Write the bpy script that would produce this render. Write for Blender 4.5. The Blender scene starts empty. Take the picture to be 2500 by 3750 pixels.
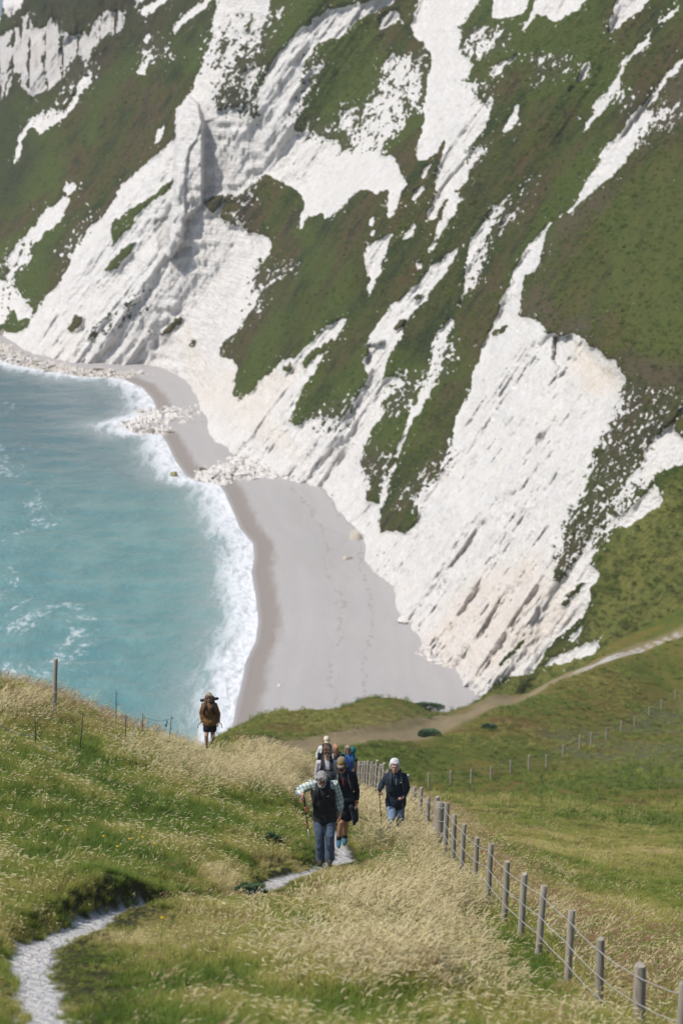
import bpy, bmesh, math, random
import numpy as np
from mathutils import Vector, Matrix, Quaternion, noise as mnoise
random.seed(7); rng = np.random.default_rng(11)
scene = bpy.context.scene
COL = scene.collection
R = math.radians

# ------------------------------------------------------------------ camera
F = 10416.7                       # focal length in photo pixels (100 mm on a 36 mm tall frame, 3750 px)
CX, CY = 1250.0, 1875.0
HORIZON = -300.0
PITCH = math.atan((CY - HORIZON) / F)
CAMZ = 100.0                      # eye height above the sea
cp, sp = math.cos(PITCH), math.sin(PITCH)

def ray(u, v):
    a = (np.asarray(u, float) - CX) / F
    b = (CY - np.asarray(v, float)) / F
    return a, cp + b * sp, -sp + b * cp

def at(u, v, Y):
    """point seen at photo pixel (u,v) at forward distance Y"""
    x, y, z = ray(u, v)
    k = np.asarray(Y, float) / y
    return np.stack([x * k, np.broadcast_to(np.asarray(Y, float), np.shape(x * k)), CAMZ + z * k], -1)

def at_z(u, v, z0):
    x, y, z = ray(u, v)
    k = (z0 - CAMZ) / z
    return np.stack([x * k, y * k, np.full(np.shape(x * k), z0)], -1)

def proj(P):
    P = np.asarray(P, float)
    x, y, z = P[..., 0], P[..., 1], P[..., 2] - CAMZ
    dep = y * cp - z * sp
    up = y * sp + z * cp
    return CX + F * x / dep, CY - F * up / dep

cam_d = bpy.data.cameras.new('camera'); cam = bpy.data.objects.new('camera', cam_d); COL.objects.link(cam)
cam.location = (0, 0, CAMZ); cam.rotation_euler = (math.pi / 2 - PITCH, 0, 0)
cam_d.sensor_fit = 'VERTICAL'; cam_d.sensor_height = 36; cam_d.sensor_width = 24; cam_d.lens = 100
cam_d.clip_start = 0.5; cam_d.clip_end = 60000
cam_d.dof.use_dof = True; cam_d.dof.focus_distance = 52; cam_d.dof.aperture_fstop = 2.6
scene.camera = cam

# ------------------------------------------------------------------ light
SUN_EL, SUN_AZ = R(54), R(-112)     # azimuth from +Y, clockwise seen from above (so -100 = from the left, a little behind us)
w = bpy.data.worlds.new('World'); scene.world = w; w.use_nodes = True
nt = w.node_tree; bg = nt.nodes['Background']
sky = nt.nodes.new('ShaderNodeTexSky'); sky.sky_type = 'NISHITA'; sky.sun_disc = False
sky.sun_elevation = SUN_EL; sky.sun_rotation = SUN_AZ; sky.altitude = 50; sky.air_density = 1; sky.dust_density = 1.5; sky.ozone_density = 1
nt.links.new(sky.outputs[0], bg.inputs[0]); bg.inputs[1].default_value = 0.10
sd = bpy.data.lights.new('sun', 'SUN'); sun = bpy.data.objects.new('sun', sd); COL.objects.link(sun)
sd.energy = 3.2; sd.angle = R(0.53); sd.color = (1, 0.965, 0.90)
to_sun = Vector((math.sin(SUN_AZ) * math.cos(SUN_EL), math.cos(SUN_AZ) * math.cos(SUN_EL), math.sin(SUN_EL)))
sun.rotation_euler = to_sun.to_track_quat('Z', 'Y').to_euler(); sun.location = (-60, 0, 200)
scene.view_settings.view_transform = 'Standard'; scene.view_settings.look = 'None'
scene.view_settings.exposure = 0.27; scene.view_settings.gamma = 1
scene.render.engine = 'CYCLES'
cy = scene.cycles
cy.max_bounces = 6; cy.diffuse_bounces = 3; cy.glossy_bounces = 2; cy.transmission_bounces = 3; cy.transparent_max_bounces = 6
cy.use_denoising = True; cy.caustics_reflective = False; cy.caustics_refractive = False

# ------------------------------------------------------------------ helpers
def lin(r, g, b):
    f = lambda c: (c / 255) / 12.92 if c / 255 <= 0.04045 else ((c / 255 + 0.055) / 1.055) ** 2.4
    return (f(r), f(g), f(b), 1)

def tag(o, label=None, cat=None, group=None, kind=None):
    if label: o['label'] = label
    if cat: o['category'] = cat
    if group: o['group'] = group
    if kind: o['kind'] = kind
    return o

def link(name, me, parent=None, mats=()):
    o = bpy.data.objects.new(name, me); COL.objects.link(o)
    for m in (mats if isinstance(mats, (list, tuple)) else [mats]):
        if m: o.data.materials.append(m)
    if parent: o.parent = parent
    return o

def empty(name, loc=(0, 0, 0), rz=0):
    o = bpy.data.objects.new(name, None); COL.objects.link(o); o.location = loc; o.rotation_euler = (0, 0, rz)
    o.empty_display_size = .2
    return o

def mesh_np(name, V, faces, attrs=None, smooth=True, midx=None):
    """faces: (n,k) int array of equal-size polygons"""
    V = np.asarray(V, np.float32); faces = np.asarray(faces, np.int32)
    me = bpy.data.meshes.new(name)
    me.vertices.add(len(V)); me.vertices.foreach_set('co', V.ravel())
    n, k = faces.shape
    me.loops.add(n * k); me.loops.foreach_set('vertex_index', faces.ravel())
    me.polygons.add(n); me.polygons.foreach_set('loop_start', np.arange(0, n * k, k, dtype=np.int32))
    me.polygons.foreach_set('use_smooth', np.full(n, smooth))
    if midx is not None: me.polygons.foreach_set('material_index', np.asarray(midx, np.int32))
    me.update(calc_edges=True)
    for an, arr in (attrs or {}).items():
        arr = np.asarray(arr, np.float32)
        if arr.ndim == 1:
            a = me.attributes.new(an, 'FLOAT', 'POINT'); a.data.foreach_set('value', arr)
        else:
            a = me.attributes.new(an, 'FLOAT_VECTOR', 'POINT'); a.data.foreach_set('vector', arr.ravel())
    return me

def grid_faces(nr, nc, keep=None):
    i = np.arange(nr - 1)[:, None] * nc + np.arange(nc - 1)[None, :]
    f = np.stack([i, i + nc, i + nc + 1, i + 1], -1).reshape(-1, 4)
    if keep is not None: f = f[keep.reshape(-1)[f].all(1)]
    return f

def compact(V, f, attrs):
    used = np.unique(f); m = np.full(len(V), -1, np.int64); m[used] = np.arange(len(used))
    return V[used], m[f], {k: a[used] for k, a in attrs.items()}

def _h(ix, iy, iz, s):
    n = (ix * 374761393 + iy * 668265263 + iz * 2147483647 + s * 974634777) & 0xFFFFFFFF
    n = ((n ^ (n >> 13)) * 1274126177) & 0xFFFFFFFF
    n = ((n ^ (n >> 16)) * 2246822519) & 0xFFFFFFFF
    return ((n ^ (n >> 15)) & 0xFFFF) / 65535.0

def vnoise(x, y, z=0.0, s=0):
    x, y, z = np.broadcast_arrays(np.asarray(x, float), np.asarray(y, float), np.asarray(z, float))
    ix, iy, iz = np.floor(x).astype(np.int64), np.floor(y).astype(np.int64), np.floor(z).astype(np.int64)
    fx, fy, fz = x - ix, y - iy, z - iz
    fx, fy, fz = (t * t * t * (t * (t * 6 - 15) + 10) for t in (fx, fy, fz))
    def L(a, b, t): return a + (b - a) * t
    c = [[[_h(ix + i, iy + j, iz + k, s) for k in (0, 1)] for j in (0, 1)] for i in (0, 1)]
    e = [[L(c[i][j][0], c[i][j][1], fz) for j in (0, 1)] for i in (0, 1)]
    return L(L(e[0][0], e[0][1], fy), L(e[1][0], e[1][1], fy), fx) * 2 - 1

def fbm(x, y, z=0.0, o=4, s=0, gain=.5):
    t, a, A = 0, 1, 0
    for i in range(o):
        t = t + a * vnoise(np.asarray(x) * 2 ** i + 17.3 * i, np.asarray(y) * 2 ** i - 9.1 * i, np.asarray(z) * 2 ** i, s + i)
        A += a; a *= gain
    return t / A

def ridged(x, y, z=0.0, o=4, s=0):
    t, a, A = 0, 1, 0
    for i in range(o):
        t = t + a * (1 - 2 * np.abs(vnoise(np.asarray(x) * 2 ** i + 5.3 * i, np.asarray(y) * 2 ** i - 9.1 * i, np.asarray(z) * 2 ** i, s + i)))
        A += a; a *= .5
    return t / A

def sstep(a, b, x):
    t = np.clip((x - a) / (b - a), 0, 1); return t * t * (3 - 2 * t)

def seg_dist(px, py, poly):
    """distance to an open polyline, and the parameter (index) of the closest point"""
    best = np.full(np.shape(px), 1e18); tb = np.zeros(np.shape(px))
    for i in range(len(poly) - 1):
        ax, ay = poly[i][:2]; bx, by = poly[i + 1][:2]
        dx, dy = bx - ax, by - ay; L = dx * dx + dy * dy + 1e-12
        t = np.clip(((px - ax) * dx + (py - ay) * dy) / L, 0, 1)
        d = (px - ax - t * dx) ** 2 + (py - ay - t * dy) ** 2
        m = d < best; best = np.where(m, d, best); tb = np.where(m, i + t, tb)
    return np.sqrt(best), tb

def inside(px, py, poly):
    r = np.zeros(np.shape(px), bool); n = len(poly)
    for i in range(n):
        ax, ay = poly[i][:2]; bx, by = poly[(i + 1) % n][:2]
        if ay == by: continue
        c = ((ay > py) != (by > py)) & (px < (bx - ax) * (py - ay) / (by - ay) + ax)
        r ^= c
    return r

def sdf(px, py, poly, pad=60):
    """signed distance, positive inside; computed only near the polygon's box, -pad elsewhere"""
    P = np.array(poly, float); out = np.full(np.shape(px), -float(pad))
    m = (px > P[:, 0].min() - pad) & (px < P[:, 0].max() + pad) & (py > P[:, 1].min() - pad) & (py < P[:, 1].max() + pad)
    if not m.any(): return out
    x, y = px[m], py[m]
    d, _ = seg_dist(x, y, list(poly) + [poly[0]])
    out[m] = np.where(inside(x, y, poly), d, -np.minimum(d, pad))
    return out

class TPS:
    def __init__(s, X, val, lam=1e-4):
        X = np.asarray(X, float); n = len(X); s.X = X
        K = s._k(X, X) + lam * np.eye(n); P = np.c_[np.ones(n), X]
        A = np.block([[K, P], [P.T, np.zeros((3, 3))]])
        s.w = np.linalg.solve(A, np.r_[np.asarray(val, float), 0, 0, 0])
    @staticmethod
    def _k(A, B):
        d2 = ((A[:, None, :] - B[None, :, :]) ** 2).sum(-1)
        return .5 * d2 * np.log(d2 + 1e-12)
    def __call__(s, a, b):
        sh = np.shape(a); a = np.ravel(a); b = np.ravel(b); out = np.zeros(len(a))
        out += s.w[-3] + s.w[-2] * a + s.w[-1] * b
        for (x0, y0), wt in zip(s.X, s.w):
            d2 = (a - x0) ** 2 + (b - y0) ** 2
            out += wt * .5 * d2 * np.log(d2 + 1e-12)
        return out.reshape(sh)

# ---- shader node sugar
class Mat:
    def __init__(s, name):
        s.m = bpy.data.materials.new(name); s.m.use_nodes = True; s.t = s.m.node_tree
        s.b = s.t.nodes['Principled BSDF']; s.out = s.t.nodes['Material Output']
        s.b.inputs['Specular IOR Level'].default_value = .3; s.b.inputs['Roughness'].default_value = .85
    def n(s, t, **k):
        q = s.t.nodes.new(t)
        for a, b in k.items(): setattr(q, a, b)
        return q
    def sock(s, inp, v):
        if isinstance(v, bpy.types.NodeSocket): s.t.links.new(v, inp)
        elif v is not None: inp.default_value = v
    def obj(s, scale=(1, 1, 1), rot=(0, 0, 0)):
        tc = s.n('ShaderNodeTexCoord'); mp = s.n('ShaderNodeMapping'); s.t.links.new(tc.outputs['Object'], mp.inputs[0])
        mp.inputs['Scale'].default_value = scale; mp.inputs['Rotation'].default_value = rot
        return mp.outputs[0]
    def noise(s, vec, scale, detail=4, rough=.55, dist=0):
        q = s.n('ShaderNodeTexNoise'); s.sock(q.inputs['Vector'], vec); q.inputs['Scale'].default_value = scale
        q.inputs['Detail'].default_value = detail; q.inputs['Roughness'].default_value = rough; q.inputs['Distortion'].default_value = dist
        return q.outputs[0]
    def attr(s, name, typ='GEOMETRY', out='Fac'):
        q = s.n('ShaderNodeAttribute', attribute_name=name); q.attribute_type = typ; return q.outputs[out]
    def math(s, op, a, b=None, c=None, clamp=False):
        q = s.n('ShaderNodeMath', operation=op, use_clamp=clamp); s.sock(q.inputs[0], a)
        if b is not None: s.sock(q.inputs[1], b)
        if c is not None: s.sock(q.inputs[2], c)
        return q.outputs[0]
    def ss(s, v, a, b, lo=0., hi=1.):
        q = s.n('ShaderNodeMapRange', interpolation_type='SMOOTHSTEP'); s.sock(q.inputs[0], v)
        q.inputs[1].default_value = a; q.inputs[2].default_value = b; q.inputs[3].default_value = lo; q.inputs[4].default_value = hi
        return q.outputs[0]
    def mix(s, f, a, b, mode='MIX'):
        q = s.n('ShaderNodeMix', data_type='RGBA', blend_type=mode); s.sock(q.inputs[0], f); s.sock(q.inputs[6], a); s.sock(q.inputs[7], b)
        return q.outputs[2]
    def ramp(s, f, stops):
        q = s.n('ShaderNodeValToRGB'); s.sock(q.inputs[0], f); e = q.color_ramp.elements
        while len(e) < len(stops): e.new(.5)
        for i, (p, c) in enumerate(stops): e[i].position = p; e[i].color = c
        return q.outputs[0]
    def bump(s, h, strength=.5, dist=.1):
        q = s.n('ShaderNodeBump'); s.sock(q.inputs['Height'], h); q.inputs['Strength'].default_value = strength; q.inputs['Distance'].default_value = dist
        s.t.links.new(q.outputs[0], s.b.inputs['Normal']); return q
    def base(s, c): s.sock(s.b.inputs['Base Color'], c); return s
    def set(s, **k):
        for a, v in k.items(): s.sock(s.b.inputs[a.replace('_', ' ')], v)
        return s

def plain(name, col, rough=.85, var=.12, scale=30, bump=0., spec=.3, metal=0.):
    m = Mat(name); nz = m.noise(m.obj(), scale, 3)
    c2 = tuple(max(0, min(1, x * (1 - var * 2))) for x in col[:3]) + (1,)
    m.base(m.mix(nz, tuple(min(1, x * (1 + var)) for x in col[:3]) + (1,), c2))
    m.set(Roughness=rough, Specular_IOR_Level=spec, Metallic=metal)
    if bump: m.bump(nz, bump, .01)
    return m.m
# ================================================================== the chalk cliffs beyond the bay
def T(ox, oy, pts): return [(ox + a * .7972, oy + b * .7972) for a, b in pts]
Q1 = lambda *p: T(0, 0, p)
Q2 = lambda *p: T(1250, 0, p)
Q3 = lambda *p: T(0, 900, p)
Q4 = lambda *p: T(1250, 900, p)
Q6 = lambda *p: T(1250, 1800, p)

# foot of the cliff where it meets beach and water (photo pixels on the z = 1.5 m plane)
FOOT = [(-700, 1085), (-300, 1140), (0, 1205), (100, 1272), (250, 1312), (430, 1326), (560, 1332), (680, 1378), (735, 1470), (760, 1560), (830, 1640),
        (960, 1700), (1080, 1770), (1190, 1795), (1225, 1890), (1290, 1935), (1330, 1950), (1325, 2030), (1345, 2085), (1385, 2105), (1440, 2190), (1445, 2280), (1500, 2330), (1560, 2400),
        (1620, 2480), (1760, 2545)]
FT = np.array(FOOT, float)
FY = at_z(FT[:, 0], FT[:, 1], 1.5)[:, 1]
KS = 1.45
fc = FT[:, 1] + KS * FT[:, 0]
o_ = np.argsort(fc); fcs, fys = fc[o_], np.minimum.accumulate(FY[o_])
ctab = np.r_[-2500, -1200, -300, 400, fcs[2:], 5500, 6000, 7000]
ytab = np.r_[1300, 1050, 900, 790, fys[2:], 347, 338, 325]
kern = np.exp(-np.linspace(-2, 2, 41) ** 2); kern /= kern.sum()
cc = np.linspace(-2600, 7100, 1200); yy = np.interp(cc, ctab, ytab)
yy = np.convolve(np.pad(yy, 20, mode='edge'), kern, 'valid')
Yc = lambda c: np.interp(c, cc, yy)
resid = FY - Yc(fc)

def cliffY(u, v):
    base = Yc(v + KS * u)
    num = np.zeros(np.shape(u)); den = np.full(np.shape(u), .35)
    for (a, b), r in zip(FOOT, resid):
        wgt = np.exp(-(((u - a) / 110) ** 2 + ((v - b) / 90) ** 2)); num += wgt * r; den += wgt
    return base + num / den

# chalk (bare) areas traced on the slope, then turf islands inside them
CHALK = [
 Q1((0,170),(60,130),(100,110),(110,80),(140,60),(150,110),(190,140),(240,90),(300,80),(290,130),(330,170),(380,150),(400,170),(440,90),(480,55),(540,50),(580,90),(570,130),(540,160),(500,150),(480,180),(430,230),(400,280),(360,260),(330,300),(280,370),(230,400),(190,430),(150,450),(120,430),(95,400),(100,330),(70,330),(50,400),(20,450),(-400,600),(-400,250)),
 Q1((640,70),(660,30),(720,0),(830,-60),(850,-40),(720,40),(670,75)), Q1((20,-40),(105,-40),(95,30),(50,80),(25,90),(15,40)),
 Q1((610,30),(640,-20),(660,-10),(630,40)),
 Q1((790,170),(800,130),(830,80),(870,50),(930,10),(1000,-60),(1010,-40),(930,40),(880,80),(840,110)),
 Q1((640,350),(630,330),(660,290),(690,255),(705,265),(680,310),(670,345)), Q1((660,190),(690,150),(695,170),(675,195)),
 Q1((65,740),(75,690),(110,590),(150,540),(200,520),(250,500),(290,520),(340,440),(400,370),(420,375),(370,430),(355,480),(310,520),(270,560),(230,580),(190,610),(150,590),(110,650),(90,720)),
 Q1((340,400),(380,340),(420,340),(400,370),(360,410)),
 Q1((710,660),(720,610),(745,570),(750,600),(730,650)),
 Q1((30,1200),(60,1150),(90,1110),(140,1060),(180,1000),(290,900),(315,915),(290,990),(230,1060),(150,1120),(120,1200),(60,1260)), Q1((285,870),(310,830),(330,850),(360,840),(350,880),(310,900)),
 Q3((-300,330),(-60,180),(30,150),(70,60),(110,10),(150,-20),(120,40),(90,90),(60,130),(70,200),(110,240),(140,290),(140,330),(20,360),(-300,450)),
 # left slope, pillar, central wall and the whole foot
 Q1((800,630),(740,690),(680,740),(620,810),(560,860),(490,970),(430,1040),(370,1100),(330,1179))+Q3((330,60),(280,160),(220,220),(180,270),(140,330),(130,370),(60,400),(-400,330),(-400,520),(60,620),(300,640),(560,650),(700,700),(820,800),(1000,1000),(1250,1150))+Q6((-120,200),(60,330),(130,440),(120,560),(240,700),(120,800),(380,900),(620,1000),(640,930),(700,880),(780,850),(700,700),(500,300),(340,140),(300,190),(240,180),(180,180))+Q4((170,1179),(110,1179),(130,1110),(120,1060),(80,1020),(100,940),(130,880),(150,830),(190,770),(180,740),(110,630),(60,720),(0,800))+Q3((1470,790),(1400,810),(1360,830),(1330,800),(1390,650),(1480,520),(1560,400),(1600,330),(1568,340),(1510,370),(1470,410),(1400,470),(1350,510),(1280,540),(1210,610),(1130,680),(1100,715),(1070,680),(1080,610),(1090,570),(1070,520),(1010,500),(1010,470),(1040,430),(1090,380),(1140,320),(1180,270),(1190,200),(1150,160),(1190,90),(1230,30))+Q1((1240,1130),(1230,1090),(1200,1080),(1140,1070),(1120,1040),(1060,1030),(1010,990),(1030,960),(1040,890),(1100,900),(1150,850),(1180,825),(1240,800),(1290,840),(1340,860),(1380,900),(1400,950),(1370,1050),(1430,990),(1480,980),(1500,1005),(1568,950),(1568,650),(1420,620),(1350,590),(1370,540),(1390,440),(1430,390),(1440,330),(1390,290),(1440,230),(1460,190),(1440,110),(1380,120),(1330,200),(1280,240),(1240,310),(1200,400),(1180,470),(1170,550),(1130,480),(1060,500),(1000,510),(990,440),(1010,390),(1060,330),(1080,260),(1130,240),(1190,190),(1210,130),(1230,60),(1250,-80),(1010,-80),(1000,30),(980,80),(965,190),(935,290),(890,410),(860,440),(820,500),(805,560)),
 Q1((1110,400),(1120,330),(1180,310),(1170,370),(1140,410)),
 # the strip below the top turf and the walls right of the centre
 Q1((1430,80),(1568,30))+Q2((60,20),(180,-10),(270,-40),(230,10),(170,50),(60,105),(0,155))+Q1((1470,195),(1430,130)),
 Q2((170,150),(180,90),(220,40),(260,50),(270,90),(220,120)),
 Q2((340,50),(360,-60),(660,-60),(620,20),(560,110),(520,120),(560,160),(545,230),(590,290),(570,380),(630,390),(630,450),(690,480),(680,520),(660,590),(600,650),(570,690),(640,680),(650,700),(600,760),(560,840),(520,880),(540,920),(520,990),(480,1050),(420,1120),(430,1080),(470,960),(480,900),(440,960),(440,1000),(390,1020),(410,960),(440,880),(425,860),(440,770),(470,700),(470,640),(410,720),(340,740),(340,690),(370,600),(380,520),(370,470),(400,360),(420,250),(390,220),(340,170),(330,110)),
 Q2((-10,950),(60,890),(110,870),(160,890),(215,870),(220,1000),(235,1000),(260,960),(270,890),(300,850),(270,780),(245,720),(180,715),(200,660),(240,610),(285,580),(290,520),(270,450),(300,430),(340,470),(360,440),(360,330),(300,250),(270,260),(230,240),(200,290),(190,360),(160,440),(110,500),(90,550),(60,620),(60,680),(0,690),(-30,680)),
 Q2((-10,600),(0,500),(40,510),(60,560),(30,610)),
 Q2((690,80),(710,-60),(880,-60),(840,50),(790,80),(740,85)), Q2((830,140),(860,70),(890,10),(930,-60),(1160,-60),(1080,50),(1000,90),(960,95),(900,60),(870,100)),
 Q2((1225,160),(1240,90),(1290,-60),(1460,-60),(1370,50),(1310,80),(1270,130)), Q2((545,220),(600,160),(650,130),(640,165),(590,200),(560,225)),
 Q2((610,240),(650,190),(700,170),(690,200),(640,265)), Q2((680,340),(720,290),(760,275),(730,330),(700,350)), Q2((770,280),(800,255),(795,275),(775,290)),
 Q2((1080,370),(1100,310),(1140,285),(1145,330),(1100,380)), Q2((1040,415),(1050,390),(1060,400),(1048,420)), Q2((740,600),(760,540),(810,490),(815,540),(760,610)), Q2((885,370),(900,340),(905,355)), Q2((900,300),(920,255),(935,285),(915,305)),
 Q2((1108,615),(1115,570),(1150,520),(1150,490),(1210,420),(1250,370),(1280,320),(1290,280),(1340,240),(1360,200),(1425,145),(1425,165),(1370,230),(1330,270),(1300,300),(1285,360),(1285,400),(1235,450),(1205,500),(1160,550),(1130,600)),
 Q2((1450,115),(1480,80),(1550,25),(1535,60),(1470,110)), Q2((1255,430),(1300,400),(1300,430),(1270,450)),
 Q2((1080,935),(1100,880),(1130,830),(1150,790),(1200,700),(1240,650),(1300,570),(1350,500),(1430,425),(1490,340),(1600,220),(1600,270),(1500,375),(1450,440),(1400,490),(1440,530),(1530,480),(1400,610),(1350,660),(1330,700),(1270,780),(1210,830),(1160,880),(1120,915)),
 # the great landslip face
 Q2((1085,930),(1040,955),(1000,1000),(940,1040),(870,1120),(830,1190))+Q4((790,110),(750,210),(720,300),(680,400),(640,480),(630,530),(600,620),(570,720),(530,790),(515,860),(510,920),(470,990),(480,1030),(430,1080),(380,1110),(330,1179))+Q6((340,130),(240,260),(130,380),(200,600),(380,900),(620,1000),(650,930),(700,880),(780,850),(870,830),(910,790),(930,740),(1000,660),(1060,620),(1110,570),(1140,480),(1160,430),(1190,370),(1140,330),(1180,250),(1090,290),(1020,400),(965,415),(980,360),(1000,290),(1020,220),(1010,150),(1060,100),(1090,50))+Q4((1120,1090),(1140,1010),(1150,950),(1200,890),(1240,820),(1280,760),(1300,720),(1280,690),(1300,620),(1260,540),(1220,520),(1180,470),(1140,460),(1100,415),(1060,400),(1000,420),(960,405),(940,400),(910,370),(890,335),(860,345),(805,320),(820,270),(825,200),(840,140),(880,120),(910,70),(925,0))+Q2((950,1040),(1010,1000),(1050,965)),
 Q6((1190,680),(1170,740),(1080,770),(1010,790),(920,805),(960,770),(1040,730),(1110,700)), Q6((1040,680),(1110,610),(1100,640),(1050,690)),
 # strips in the turf between
 Q4((110,460),(130,420),(170,350),(200,310),(260,260),(300,220),(350,180),(370,130),(420,90),(480,40),(525,20),(520,60),(480,120),(440,160),(400,220),(390,260),(330,310),(310,360),(270,430),(230,490),(200,560),(185,610),(230,600),(280,590),(270,630),(220,670),(180,740),(180,790),(0,900),(-40,840),(60,740),(110,680),(120,600),(110,530),(120,490)),
 Q4((160,1200),(190,1120),(220,1040),(240,970),(280,880),(290,820),(330,750),(370,650),(400,590),(410,530),(430,430),(450,390),(500,340),(522,342),(500,390),(472,440),(472,480),(442,540),(442,590),(412,640),(402,700),(362,750),(322,810),(302,840),(282,920),(252,980),(232,1050),(212,1110),(195,1200)),
 Q4((530,275),(550,230),(560,180),(570,120),(575,50),(590,0))+Q2((600,1100),(640,1060),(660,1030),(700,960),(775,885),(740,940),(725,980),(690,1050),(655,1100),(660,1179))+Q4((630,50),(640,90),(620,150),(590,190),(570,230),(547,275)),
 Q2((715,1050),(740,1010),(790,970),(780,1000),(730,1045)), Q2((640,1180),(650,1130),(670,1150),(655,1190)),
 Q2((100,1179),(130,1110),(160,1100),(230,1080),(215,1130),(200,1179))+Q4((190,60),(190,100),(150,150),(120,225),(115,200),(130,150),(110,100),(105,40)),
 Q2((120,1030),(130,1000),(155,990),(160,1015),(130,1035)), Q2((130,1090),(140,1060),(155,1050),(150,1080)), Q2((280,1110),(300,1060),(325,1015),(340,1040),(320,1080),(290,1110)),
 Q2((330,925),(345,880),(370,860),(385,870),(360,900),(340,925)), Q2((365,810),(385,770),(410,755),(395,790),(370,820)), Q2((400,1150),(410,1130),(440,1120),(420,1145)), Q4((345,110),(350,75),(370,70),(370,95)),
 # right edge
 Q4((1700,660),(1568,740),(1530,800),(1480,840),(1420,900),(1390,950),(1380,1010),(1330,1060),(1290,1120),(1260,1179),(1250,1200),(1330,1160),(1400,1100),(1430,1050),(1500,1020),(1568,1000),(1700,950)),
 Q6((1195,200),(1230,130),(1300,90),(1400,10),(1440,-50),(1480,40),(1440,80),(1360,130),(1290,170),(1260,170)),
 Q6((1090,300),(1130,240),(1160,170),(1180,190),(1140,270),(1110,310)),
]
TURF = [
 Q1((510,1020),(600,960),(700,900),(800,800),(800,830),(760,890),(680,940),(640,980),(590,1050),(540,1100),(515,1130)),
 Q3((480,110),(520,60),(560,20),(625,-10),(600,40),(540,110),(490,125)), Q1((935,935),(1000,890),(1035,885),(1020,950),(980,980),(950,960)),
 Q1((1040,130),(1060,80),(1055,150),(1020,200),(1000,210)), Q1((1110,150),(1160,60),(1170,80),(1130,150)), Q1((1000,190),(1030,170),(1050,200),(1030,240),(1010,230)),
 Q3((740,400),(780,360),(830,310),(845,330),(800,380),(750,420)), Q3((20,360),(50,300),(70,290),(90,340),(100,380),(40,385)),
 Q3((400,430),(420,380),(500,310),(490,330),(430,400),(410,430)), Q3((300,380),(340,320),(380,320),(370,370),(320,390)), Q3((560,270),(640,230),(640,245),(570,280)),
 Q3((1380,540),(1430,480),(1530,420),(1530,440),(1480,500),(1400,570)), Q3((1290,560),(1330,545),(1330,570),(1300,580)), Q4((330,240),(360,220),(385,230),(350,255)), Q4((240,380),(270,345),(300,350),(290,375),(250,390)),
 Q4((185,1200),(230,1090),(300,1060),(350,1100),(330,1179),(300,1200))+Q6((350,60),(345,130),(310,180),(290,120),(250,110)), Q6((180,170),(200,60),(230,0),(280,20),(250,110),(215,180)),
 Q4((690,410),(720,380),(770,365),(740,400),(700,425)), Q3((1180,60),(1200,50),(1210,70),(1190,85)),
 Q3((880,455),(890,430),(905,430),(895,460)), Q4((1510,790),(1568,770),(1620,790),(1620,880),(1568,890),(1530,850)),
 Q6((960,415),(1000,330),(1060,250),(1090,290),(1040,360),(1000,400)), Q6((720,800),(760,740),(840,670),(820,710),(760,770),(730,810)), Q6((1020,480),(1100,420),(1130,420),(1040,490)), Q6((1010,520),(1030,490),(1040,500),(1020,530)),
 Q1((1020,350),(1060,330),(1090,360),(1060,390),(1030,380)),
]
SPECK = [  # scree / half-bare ground: chalk showing through the turf in speckles
 Q4((1300,620),(1380,640),(1480,660),(1568,700),(1480,830),(1390,940),(1340,1050),(1240,1179),(1100,1179),(1150,960),(1240,820)), Q6((1100,0),(1260,0),(1420,-60),(1300,80),(1180,250),(1090,300),(1000,400),(980,360),(1010,150)),
 Q4((270,590),(390,600),(360,650),(300,740),(230,800),(190,770),(220,670)), Q4((80,1000),(130,930),(230,960),(200,1100),(130,1100)), Q4((440,1000),(500,900),(520,940),(480,1020),(400,1090),(280,1170),(250,1179),(330,1060)),
 Q2((570,380),(700,400),(700,500),(640,450)), Q2((550,230),(560,130),(760,120),(770,200),(600,270)), Q2((570,690),(680,640),(680,700),(600,770)), Q2((1230,460),(1350,430),(1360,480),(1280,490)),
 Q1((1440,230),(1500,290),(1450,380),(1400,460),(1350,590),(1300,580),(1380,420),(1390,290)), Q1((1380,560),(1568,560),(1568,660),(1420,640)), Q2((0,480),(120,480),(200,300),(290,240),(380,230),(390,500),(300,520),(200,680),(0,700)),
 Q3((1150,150),(1310,70),(1360,90),(1230,200),(1200,310),(1130,330)), Q1((1060,1030),(1100,900),(1180,820),(1170,900),(1120,1040)), Q1((980,330),(1060,270),(1250,60),(1310,20),(1240,160),(1180,320),(1180,540),(1060,540),(980,500)),
 Q1((940,290),(980,190),(1060,60),(1110,30),(1090,180),(1040,260),(960,400)), Q1((300,260),(420,280),(440,320),(340,420),(250,520),(150,560),(280,430)), Q1((640,220),(720,190),(800,250),(700,310)), Q1((250,1179),(330,1060),(380,1010),(420,980),(380,1090),(330,1179)), Q3((0,80),(130,-20),(150,10),(80,120),(60,260),(0,300)),
 Q3((420,420),(520,300),(700,170),(710,400),(560,420)), Q3((1420,790),(1568,700),(1568,930),(1470,930)), Q4((0,720),(70,700),(60,800),(0,860)), Q4((630,20),(660,0),(650,110),(610,180)), Q2((680,1000),(830,880),(880,810),(860,900),(800,990),(740,1050),(690,1100)), Q4((440,440),(520,450),(490,590),(430,620)),
 Q2((1420,520),(1568,440),(1568,520),(1450,610),(1340,690)), Q2((880,260),(1040,240),(1060,320),(960,360),(870,400)),
]
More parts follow.
